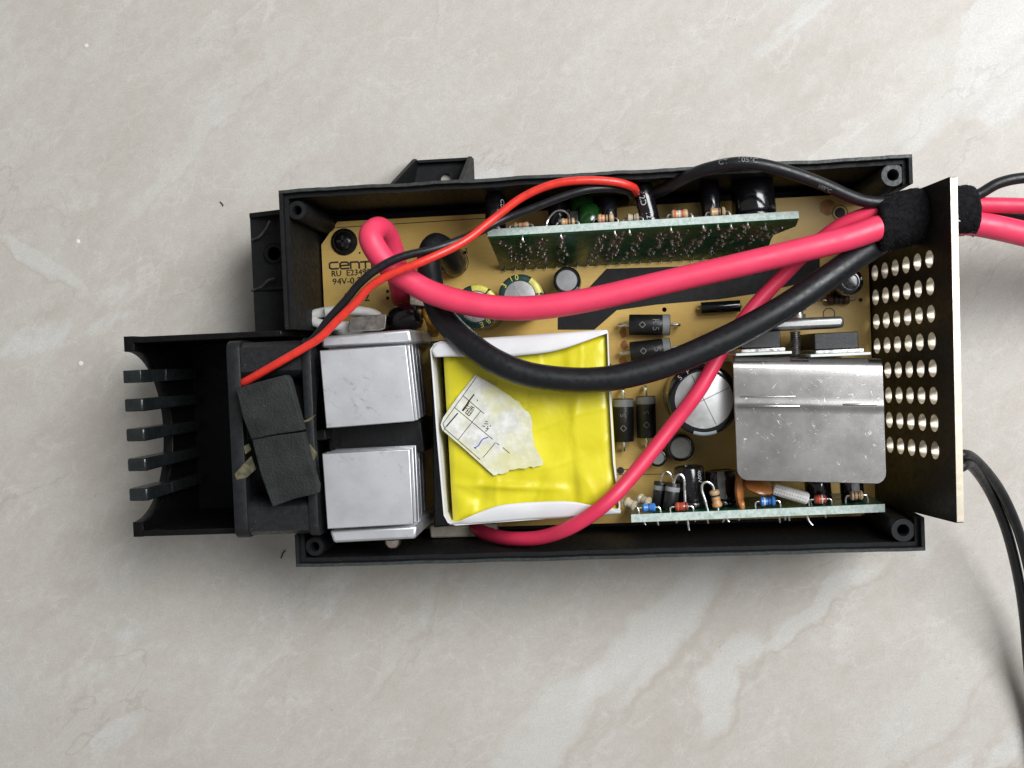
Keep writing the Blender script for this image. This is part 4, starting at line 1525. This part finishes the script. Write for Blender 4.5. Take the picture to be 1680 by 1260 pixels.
for (u, h, ln_, r, dx, lab_) in ((956, 7.5, 12.2, 3.4, 0.0, 'dark green dipped capacitor, farther one behind the fan wires'), (967, 4.0, 7.6, 3.1, .5, 'dark green dipped capacitor, nearer one on the green board')):
    p0, p1 = upcomp(u, 0, h, ln_)
    root = thing('film_capacitor', lab_, 'capacitor', p0, 'green dipped capacitors on the control board')
    L2 = (p1 - p0).length
    m = MB().lathe(p0, p1, [(0.02, r * .55), (.8, r * .85), (2.2, r), (L2 - 2.4, r), (L2 - 1, r * .85), (L2 - .3, r * .5), (L2, .05)], 22)
    c = (p0 + p1) / 2
    m.xf(lambda p: p - upb * (p - c).dot(upb) * .35)
    part('dipped_body', m, 'greenfilm', root, smooth=60)
    part('lead', MB().tube([p0 + exb * 1.2 + back_n * .5, p0 + exb * 1.2 - back_n * .05], .25, 6, 2), 'lead', root)
p0, _ = upcomp(942, 0, 4.5, 1)
tr2 = thing('small_transistor', 'grey black transistor block between the silver wire and green capacitor', 'transistor', p0, None)
part('body', MB().box(p0 + back_n * 3.0, (2.6, 4.2, 4.0), Matrix((exb, back_n, upb)).transposed()), 'epoxy', tr2, bevel=.3)
part('lead', MB().box(p0 + back_n * .45, (1.6, .8, .4), Matrix((exb, back_n, upb)).transposed()), 'lead', tr2)

G3 = 'little banded resistors along the top of the green board'
for (u0, u1, r, body, bands, lab_, out) in (
        (843, 868, .85, 'beige', (('brownband', .3), ('redband', .6)), 'tiny pale resistor where the fan wires cross the green board', 1.2),
        (921, 943, 1.1, 'beige', (('orangeband', .35), ('brownband', .55), ('brownband', .75)), 'beige resistor with orange band under the silver wire arch', 1.3),
        (981, 1008, 1.35, 'beige', (('redband', .28), ('brownband', .5), ('ink', .68)), 'red banded resistor between the green capacitor and the 12D capacitor', 1.6),
        (1030, 1048, 1.3, 'ivory', (('ink', .55),), 'short ivory resistor just left of the 12D capacitor', 1.3),
        (1102, 1130, 1.35, 'beige', (('redband', .22), ('whiteink', .48), ('redband', .66)), 'red and white banded resistor right of the 12D capacitor', 1.6),
        (1165, 1191, 1.35, 'beige', (('brownband', .58), ('ink', .72)), 'beige resistor with dark bands below the narrow black capacitor', 1.6)):
    p0, _ = upcomp(u0, 0, 1.3, 1)
    p1, _ = upcomp(u1, 0, 1.3, 1)
    resistor(p0 + back_n * out, p1 + back_n * out, r, lab_, G3, body, bands, foot=back_n * -(out - .05), l0=.9)

# ------------------------------------------------------------------ lower daughter board (upright)
C0, C1 = W(1036, 857, 38), W(1452, 840, 38)
exl = (C1 - C0).normalized()
nl = Vector((-exl.y, exl.x, 0))       # towards the middle of the case
L_l = (C1 - C0).length
LT = 2.2
lb = thing('driver_board', 'pale edged upright driver board crowded with parts beside the lower wall', 'circuit board', ((C0.x + C1.x) / 2, C0.y, PZ))
m = MB()
ol = [(0, 0), (L_l, 0), (L_l, -(38 - PZ) + .03), (0, -(38 - PZ) + .03)]
fr = [C0 + exl * s + UP * h for s, h in ol]
bk = [C0 + exl * s + UP * h + nl * LT for s, h in ol]
m.loft([fr, bk], cap=False, mi=1)
m.add(fr, [(0, 1, 2, 3)], 0)
m.add(bk, [(3, 2, 1, 0)], 0)
part('substrate', m, ['green', 'edge'], lb)
for (u, ln_, dx, h) in ((1056, 1.2, 0.5, 2), (1079, 1.6, .2, 3), (1112, 1.0, -.4, 2), (1129, 3.4, .3, 3), (1140, 1.0, .2, 3), (1162, 1.8, .2, 4), (1190, 1.3, -.6, 2), (1193, 1.3, .7, 2), (1215, 1.0, -.3, 2), (1250, .9, .2, 3), (1282, 2.4, .1, 4), (1291, 1.6, 0, 3), (1297, 1.8, .1, 3), (1325, 3.2, 1.6, 2), (1357, 1.4, .2, 3), (1420, .8, .2, 3)):
    c = W(u, 850, 38)
    s = (c - C0).dot(exl)
    p = C0 + exl * s - UP * h
    part('lead_tail', MB().tube([p, p - nl * ln_ * .6 + exl * dx * .4, p - nl * ln_ + exl * dx], lambda t: .42 - .15 * t, 8, 3), 'lead', lb)


def LP(u, h, d=0.0):
    """Point on the driver board's part side: photo column u, h below the top edge, d out from it."""
    p = W(u, 838, 38 - h)
    s = (p - C0).dot(exl)
    return C0 + exl * s + nl * (LT + d) - UP * h


G4 = 'parts on the driver board by the lower wall'
for (a_, b2, lab_) in (((1026, 822, 35), (1043, 831, 36.2), 'ivory resistor nearest the left end of the driver board'), ((1048, 817, 31), (1066, 825, 33), 'ivory resistor between the tilted diodes and the left blue resistor')):
    resistor(W(*a_), W(*b2), 1.5, lab_, 'ivory resistors on the driver board', 'ivory', (), foot=nl * -1.4, l0=.7, lead=.25)
resistor(LP(1054, 2.0, 1.4), LP(1076, 2.0, 1.4), 1.25, 'left blue resistor on the driver board beside the ivory beads', 'blue resistors on the driver board', 'bluer', (('bluedk', .5),), foot=nl * -1.3, l0=1.0)
resistor(LP(1247, 2.5, 1.7), LP(1273, 2.5, 1.7), 1.35, 'right blue resistor on the driver board under the orange disc', 'blue resistors on the driver board', 'bluer', (('whiteink', .3), ('bluedk', .55), ('bluedk', .72)), foot=nl * -1.6, l0=1.0)
resistor(LP(1107, 1.8, 1.3), LP(1130, 1.8, 1.3), 1.25, 'red glass diode in front of the tall black capacitor', 'red glass diodes on the driver board', 'redglass', (('redband', .25), ('ink', .8)), foot=nl * -1.2, shape='glass', name='glass_diode', cat='diode', l0=1.0)
resistor(LP(1336, 2.0, 1.7), LP(1357, 2.0, 1.7), 1.25, 'red glass diode right of the white braided sleeve', 'red glass diodes on the driver board', 'redglass', (('redband', .4), ('whiteink', .62)), foot=nl * -1.6, shape='glass', name='glass_diode', cat='diode', l0=1.1)
resistor(LP(1396, 2.5, 2.3), LP(1417, 2.5, 2.3), 1.35, 'beige resistor at the right end of the driver board', None, 'beige', (('brownband', .3), ('brownband', .6)), foot=nl * -2.2, l0=1.0)

# two tilted diodes with arched leads
for (ua, ub_, h, arc_, lab_) in ((1080, 1087, 9, [(1086, 790), (1087, 780), (1093, 774), (1100, 778), (1104, 789)], 'left tilted black diode under a thin wire arch'),
                                (1099, 1107, 5, [(1105, 790), (1110, 781), (1117, 779), (1122, 786), (1123, 800), (1124, 826)], 'right tilted black diode under a thick wire arch')):
    p0 = LP(ua, h, .4)
    e_ = LP(ub_, h, 7.6)
    root = resistor(p0, e_, 2.0, lab_, 'tilted diodes on the driver board', 'epoxy', (('band', .78),), leads=False, shape='cyl', name='diode', cat='diode', foot=(0, 0, 0))
    zz = e_.z
    pts = [W(u, v, zz) for u, v in arc_]
    pts[0] = e_ - (e_ - p0).normalized() * .1
    part('arched_lead', MB().tube(pts, .42 if h == 5 else .3, 8, 6), 'lead', root)

elcap(LP(1136, 9, .02), LP(1133, 9, 11.8), 4.3, 'tall black capacitor with pale print behind the red glass diode', G4, topr=.7, topmat='sleeve', marks=[('400V', 1.7, Vector((.75, 0, 1)), True, 9.0, 'whiteink')])
elcap(LP(1186, 11, .02), LP(1185, 11, 10.0), 4.6, 'squat black capacitor with grey stripe beside the standing orange disc', G4, topr=.7, topmat='sleeve', stripe=(-.3, .15, 'greyink'))
elcap(LP(1345, 9, .02), LP(1343, 9, 6.5), 3.6, 'black capacitor behind the right red glass diode', G4, topr=.7, topmat='sleeve')
elcap(LP(1400, 9, .02), LP(1398, 9, 9.0), 3.2, 'black capacitor behind the beige resistor under the shiny heatsink edge', G4, topr=.7, topmat='sleeve', stripe=(-.2, .5, 'greyink'))
# beige resistor standing on end with a white looped lead
q0, q1 = LP(1178, 2.2, .6), LP(1173, 2.2, 5.6)
root = resistor(q0, q1, 1.4, 'beige resistor standing on end with a looped silver lead', None, 'beige', (('orangeband', .2), ('orangeband', .45), ('ink', .66)), leads=False, foot=(0, 0, 0))
part('looped_lead', MB().tube([q1 - nl * .2, q1 + nl * 1.2 - exl * .3, q1 + nl * 2.2 - exl * 1.6, q1 + nl * 1.8 - exl * 2.9, q1 - exl * 3.3, LP(1158, 2.2, 2.5), LP(1161, 2.2, -.05)], .38, 8, 6), 'lead', root)
part('foot_lead', MB().tube([q0 + nl * .1, q0 - nl * .6], .38, 8, 2), 'lead', root)


def lens(c, n, r, th, label, group, stem=None):
    """A dipped ceramic disc with centre c and face normal n."""
    root = thing('disc_capacitor', label, 'capacitor', c - nl * (r + 1), group)
    n = Vector(n).normalized()
    prof = [(-th, .05), (-th * .8, r * .6), (-th * .45, r * .9), (0, r), (th * .45, r * .9), (th * .8, r * .6), (th, .05)]
    part('disc', MB().lathe(c, c + n, prof, 28), 'disc', root, smooth=60)
    if stem:
        part('dipped_stem', MB().tube(stem, lambda t: 1.2 - .45 * t, 10, 4), 'disc', root)
    return root


c = LP(1215, 3.5, 5.0)
lens(c, exl + UP * .25, 4.4, 1.25, 'orange ceramic disc standing on edge beside the squat black capacitor', 'orange ceramic discs on the driver board', [c - nl * 3.5, LP(1217, 2.5, 1.2), LP(1218, 2.5, -.02)])
c = LP(1246, 4.5, 5.9)
lens(c, UP * .45 + nl * 1.0 + exl * .32, 4.4, 1.55, 'orange ceramic disc lying tilted with its lead in the white sleeve', 'orange ceramic discs on the driver board', None)
sv = thing('braided_sleeve', 'short white braided sleeve between the tilted orange disc and the board', 'sleeve', LP(1326, 3.0, .2))
s0, s1 = LP(1270, 3.6, 5.0), LP(1327, 3.0, 1.8)
part('sleeve', MB().lathe(s0, s1, [(0, 1.2), (.3, 1.6), (3, 1.7), ((s1 - s0).length - .5, 1.75), ((s1 - s0).length, 1.3)], 18), 'braid', sv)
dm = MB()
axs = (s1 - s0).normalized()
f1, f2 = frame(axs)
for j, a in enumerate((-.5, .05, .6)):
    for k in range(12):
        c = s0 + axs * (.8 + k * .75) + (f1 * math.cos(a) + f2 * math.sin(a)) * 1.72
        dm.box(c, (.32, .14, .14), Matrix((axs, f2, f1)).transposed())
part('woven_dash', dm, 'dash', sv)
part('lead', MB().tube([s0 - axs * .8, s0], .3, 8, 2), 'lead', sv)
part('lead', MB().tube([s1, s1 + axs * .6 - nl * .6, LP(1332, 3.0, -.03)], .3, 8, 3), 'lead', sv)

# ------------------------------------------------------------------ perforated end plate
LEAN, YAW, ROLL = 0.163, -0.014, 0.025
SPC = 7.083
H00 = Vector((81.58, 23.51, 15.0))
r_h = Vector((math.sin(YAW), -math.cos(YAW), 0))
n_h = Vector((math.cos(YAW), math.sin(YAW), 0))
u_h = UP * math.cos(LEAN) + n_h * math.sin(LEAN)
rr_ = r_h * math.cos(ROLL) + u_h * math.sin(ROLL)
uu_ = u_h * math.cos(ROLL) - r_h * math.sin(ROLL)
pn = rr_.cross(uu_)            # outward or inward
if pn.x < 0:
    pn = -pn
pl_ = thing('perforated_plate', 'dark metal end plate full of round holes leaning out of the case', 'plate', H00 - uu_ * 12)


def panel_local(p):
    d = Vector(p) - H00
    return d.dot(rr_), d.dot(uu_)


ca = panel_local(W(1555, 290, 62.0))
cb = panel_local(W(1575, 858, 62.0))
ztop = (ca[1] + cb[1]) / 2
bot = -12.0
outl = [(ca[0], bot), (cb[0], bot), (cb[0], cb[1] - .4), (cb[0] - .4, cb[1]), (ca[0] + .4, ca[1]), (ca[0], ca[1] - .4)]
holes = []
for a in range(-1, 8):
    for b in range(0, 6):
        if a == -1 and b > 1:
            continue
        holes.append(circle(a * SPC, b * SPC, 2.35, 20))
gl = (-12.0, 31.5)
holes.append(circle(gl[0], gl[1], 6.3, 28))
PT = 1.9
pm_ = plate([outl] + holes, PT, 0.0)
flip = rr_.cross(uu_).dot(pn) < 0
pm_.xf(lambda p: H00 + rr_ * p.x + uu_ * p.y + pn * (p.z + PT / 2))
if flip:
    pm_.f = [tuple(reversed(f)) for f in pm_.f]
part('plate_sheet', pm_, 'panel', pl_)
# bare cut edges run round the plate, holes have bare walls
em = MB()
for (p, q) in (((ca[0] + .3, ca[1]), (cb[0] - .3, cb[1])),):
    a = H00 + rr_ * p[0] + uu_ * (p[1] + .05)
    b = H00 + rr_ * q[0] + uu_ * (q[1] + .05)
    rings = []
    for i in range(61):
        c = a.lerp(b, i / 60)
        j = .02 * noise.noise(c * 1.3)
        rings.append([c + pn * (0.05), c + pn * (PT - .05), c + pn * (PT - .05) + uu_ * (.14 + j), c + pn * (.05) + uu_ * (.14 + j)])
    em.loft(rings)
part('cut_edge', em, 'paneledge', pl_)
hm = MB()
for h in holes[:-1]:
    cx, cy = sum(p[0] for p in h) / len(h), sum(p[1] for p in h) / len(h)
    c = H00 + rr_ * cx + uu_ * cy
    hm.lathe(c + pn * .03, c + pn, [(0, 2.36), (0, 2.29), (PT - .06, 2.29), (PT - .06, 2.36)], 20, cap=False)
hm.f = [tuple(reversed(f)) for f in hm.f]
part('hole_wall', hm, 'paneledge', pl_, kind='stuff')
sc_ = MB().tube([W(1487, 399, 40), W(1494, 396, 41), W(1506, 391, 43)], .28, 6, 3)
part('bright_scratch', sc_, 'chip', pl_)


def on_panel(x, y, d=0.0):
    return H00 + rr_ * x + uu_ * y + pn * d


GC = on_panel(gl[0], gl[1], PT / 2)

# ------------------------------------------------------------------ cables
GR = GC            # centre of the opening in the plate


def g(dx, dy, dz=0):
    return GR + Vector((dx, dy, dz))


def cable(name, pts, r, mat, label, cat='cable', group=None, seg=18, sub=8):
    return solo(name, MB().tube(pts, r, seg, sub), mat, label, cat, pts[0], group, smooth=60)


# thick pink: rises from the board, folds over itself, runs to the plate and out
pinkA = [W(659, 488, PZ - .5), W(658, 476, 19), W(650, 440, 31), W(641, 402, 37), W(631, 381, 42), W(619, 375, 47), W(608, 388, 51), W(618, 412, 51.5), W(640, 438, 51), W(668, 458, 50.5), W(710, 481, 50.5), W(780, 500, 51), W(860, 506, 51), W(960, 493, 51), W(1100, 461, 51), W(1250, 426, 51), W(1380, 394, 50), W(1445, 373, 48.5),
         g(-7, -2.6, .4), g(0, -2.6, .2), g(6, -2.8, .2), W(1600, 367, 46), W(1690, 386, 44), W(1790, 412, 38), W(1950, 460, 22), W(2150, 540, 4), W(2400, 620, 3.4)]
cable('thick_cable', pinkA, lambda t: 3.24 + .05 * math.sin(t * 31), 'pink', 'thick pink power cable looping off the board and sweeping across to the perforated plate', seg=22)
blackB = [W(746, 437, PZ - .5), W(744, 432, 20), W(730, 410, 29), W(714, 402, 33), W(704, 420, 36), W(706, 455, 38.5), W(713, 490, 40.5), W(728, 522, 43), W(765, 560, 48), W(815, 594, 51.5), W(880, 617, 52.5), W(980, 623, 52.5), W(1080, 602, 52), W(1180, 561, 51.5), W(1280, 508, 51), W(1360, 454, 49), W(1420, 412, 45),
          g(-7.5, -4.2, -4.4), g(0, -1.2, -4.3), g(6, 0.8, -4.0), W(1602, 352, 38), W(1690, 360, 35), W(1790, 380, 30), W(1950, 420, 18), W(2150, 470, 4), W(2400, 520, 3.6)]
cable('thick_cable', blackB, lambda t: 3.42 + .05 * math.sin(t * 27), 'cable', 'thick black power cable curving over the yellow transformer', seg=22)
pinkC = [W(778, 864, 16), W(790, 872, 24), W(815, 880, 32), W(845, 884, 38), W(890, 881, 43), W(940, 863, 48), W(996, 824, 49.5), W(1046, 770, 46), W(1100, 702, 43), W(1147, 640, 42.5), W(1190, 566, 41), W(1240, 500, 39), W(1290, 447, 39), W(1330, 407, 41), W(1385, 367, 44), W(1440, 346, 46),
         g(-7, 2.6, 1.6), g(0, 2.4, 1.2), g(6, 2.2, 1.4), W(1600, 336, 47), W(1690, 338, 46), W(1790, 345, 42), W(1950, 362, 26), W(2150, 395, 3), W(2400, 420, 2.1)]
cable('thin_cable', pinkC, 2.0, 'pinkdk', 'thinner pink cable crossing diagonally over the large silver topped capacitor')
blackD = [W(1000, 334, 20), W(1045, 326, 30), W(1085, 312, 38), W(1120, 293.5, 44.5), W(1160, 277, 49.5), W(1215, 267.5, 52), W(1270, 275, 52), W(1340, 298, 50.5), W(1415, 329, 48),
          g(-7.5, 3.6, 1.4), g(0, 3.4, 2.4), g(6, 3.8, 2.8), W(1600, 321, 48), W(1640, 300, 48.5), W(1690, 291, 48), W(1790, 289, 45), W(1950, 300, 28), W(2150, 330, 3), W(2400, 350, 1.8)]
dcab = cable('thin_cable', blackD, lambda t: 1.68 - .25 * max(0, min(1, (t - .43) * 5)), 'cable', 'thin printed black cable arching over the upper wall to the plate')
# printing on the thin black cable
P = crom(blackD, 24)[24 * 4:24 * 9]
Lc = [0]
for a, b in zip(P, P[1:]):
    Lc.append(Lc[-1] + (b - a).length)


def along_cable(mb, start, side, r):
    def f(p):
        d = start + p.x
        i = 0
        while i < len(Lc) - 2 and Lc[i + 1] < d:
            i += 1
        t = (P[i + 1] - P[i]).normalized()
        q = P[i] + t * (d - Lc[i])
        sd = UP.cross(t).normalized()
        a = side + p.y / r
        return q + (UP * math.cos(a) + sd * math.sin(a)) * (r + .10)
    return mb.xf(f)


tm = MB()
t_ = along_cable(text('CT    105°C', 2.0, 'LEFT'), 3.0, .35, 1.68)
tm.add(t_.v, t_.f)
t_ = along_cable(text('105°C', 1.5, 'LEFT'), 30.0, -.75, 1.68)
tm.add(t_.v, t_.f)
part('printed_text', tm, 'greyink', dcab)

# black twin cable leaving low behind the plate
for (pts, r, lab_) in (
        ([on_panel(60, 14, PT - .3), on_panel(59, 20, PT + 1.5), on_panel(56.5, 32, PT + 1.6), on_panel(53.8, 40.5, PT + 2), W(1594, 764, 50), W(1624, 806, 36), W(1650, 866, 28), W(1669, 940, 20), W(1680, 1010, 13), W(1686, 1080, 9), W(1695, 1180, 4), W(1706, 1290, 2.0)], 1.42, 'black twin cable strand on the inner side of the bend by the plate'),
        ([on_panel(57, 14, PT - .3), on_panel(56, 20, PT + 1.5), on_panel(53.4, 32, PT + 1.6), on_panel(50.7, 40.5, PT + 2), W(1598, 753, 50), W(1638, 800, 38), W(1669, 866, 30), W(1689, 940, 22), W(1701, 1010, 15), W(1708, 1080, 10), W(1716, 1180, 5), W(1726, 1290, 2.0)], 1.36, 'black twin cable strand on the outer side of the bend by the plate')):
    cable('thin_cable', pts, r, 'cable', lab_, group='black twin cable by the plate')

# fan wires
redw = [W(398, 628, 50.5), W(406, 624, 52.6), W(450, 599, 54.6), W(495, 573, 55.5), W(525, 554, 56), W(552, 527, 56.4), W(583, 497, 56.8), W(608, 470, 57.2), W(643, 449, 57.4), W(700, 426, 56.6), W(760, 397, 53), W(806, 362, 49.5), W(855, 325, 48.5), W(905, 303, 48.5), W(955, 296, 48), W(1005, 298, 46.5), W(1036, 306, 44), W(1043, 315, 38), W(1041, 328, 31)]
cable('fan_wire', redw, 1.12, 'red', 'thin red fan wire running from the foam pad to the green board', 'wire', 'fan wires', seg=14)
blkw = [W(400, 632, 49), W(408, 627, 50.5), W(452, 602, 52.4), W(490, 578, 53.4), W(518, 552, 54.4), W(540, 523, 55), W(568, 492, 56), W(592, 463, 57), W(624, 438, 57.4), W(660, 421, 57), W(720, 406, 55), W(780, 383, 50.5), W(826, 360, 47.5), W(870, 343, 47), W(925, 322, 46.6), W(965, 311, 46), W(1003, 309, 44), W(1028, 313, 41), W(1038, 322, 35), W(1036, 332, 29)]
cable('fan_wire', blkw, 1.1, 'cable', 'thin black fan wire running beside the red one to the green board', 'wire', 'fan wires', seg=14)

# ------------------------------------------------------------------ hook-and-loop wrap round the cables
vw = thing('cable_wrap', 'fuzzy black hook and loop wrap binding the cables through the plate', 'cable wrap', GR - Vector((0, 0, 7)))
random.seed(11)


def wrap(xs, ys, zs, rad, name):
    n, seg = len(xs), 36
    rings = []
    P = crom([Vector((a, b, c)) for a, b, c in zip(xs, ys, zs)], 6)
    for i, p in enumerate(P):
        t = i / (len(P) - 1)
        R = rad(t)
        ring = []
        for k in range(seg):
            a = 2 * math.pi * k / seg
            d = Vector((0, math.cos(a), math.sin(a)))
            q = p + d * R
            q += d * .35 * noise.noise(q * .8)
            ring.append(q)
        rings.append(ring)
    m = MB().loft(rings)
    part(name, m, 'velcro', vw, smooth=60)
    return rings


c_in = W(1440, 372, 44)
r1 = wrap([W(1436, 368, 45).x, W(1465, 362, 46).x, GR.x - 2.6, GR.x + .9], [W(1438, 372, 45).y, W(1465, 364, 45).y, GR.y - .3, GR.y], [45, 45.2, GR.z - .6, GR.z - .6],
          lambda t: 7.0 + .5 * math.sin(t * 3.1) - 1.4 * max(0, t - .8) * 5 - (.8 if t == 0 else 0), 'inner_wrap')
r2 = wrap([GR.x + .2, GR.x + 3.2, W(1580, 343, 46).x, W(1600, 346, 46).x], [GR.y, GR.y, W(1580, 345, 46).y, W(1600, 347, 46).y], [GR.z - .6, GR.z - .4, 45.6, 45.4],
          lambda t: 5.6 + .9 * math.sin(min(1, t * 1.3) * 1.7) - (.7 if t == 1 else 0), 'outer_wrap')
fz = MB()
for rings in (r1, r2):
    for _ in range(1100):
        i = random.randrange(len(rings) - 1)
        k = random.randrange(36)
        p = rings[i][k].lerp(rings[i + 1][(k + 1) % 36], random.random())
        c = sum(rings[i], Vector()) / 36
        d = (p - c).normalized() + Vector((random.uniform(-.8, .8), random.uniform(-.8, .8), random.uniform(-.8, .8)))
        q = p + d.normalized() * random.uniform(.3, .75)
        w = d.cross(Vector((random.random(), random.random(), random.random()))).normalized() * .045
        fz.add([p - w, p + w, q], [(0, 1, 2)])
part('fibres', fz, 'fuzz', vw, kind='stuff')
part('loose_thread', MB().tube([W(1564, 358, 52.5), W(1569, 360, 53), W(1575, 363, 52.6)], .16, 6, 4), 'chip', vw)

# ------------------------------------------------------------------ stray bits
hm_ = solo('hair', MB().tube([W(468, 903, 0.3), W(464, 908, .5), W(461, 916, .3)], .22, 6, 4), 'hair', 'short dark hair on the tile below the fan', 'hair', W(466, 908, 0), 'stray hairs on the tile')
hm_ = solo('hair', MB().tube([W(361, 331, .2), W(365, 335, .4), W(366, 338, .2)], .17, 6, 4), 'hair', 'tiny dark hair on the open tile left of the case', 'hair', W(364, 335, 0), 'stray hairs on the tile')
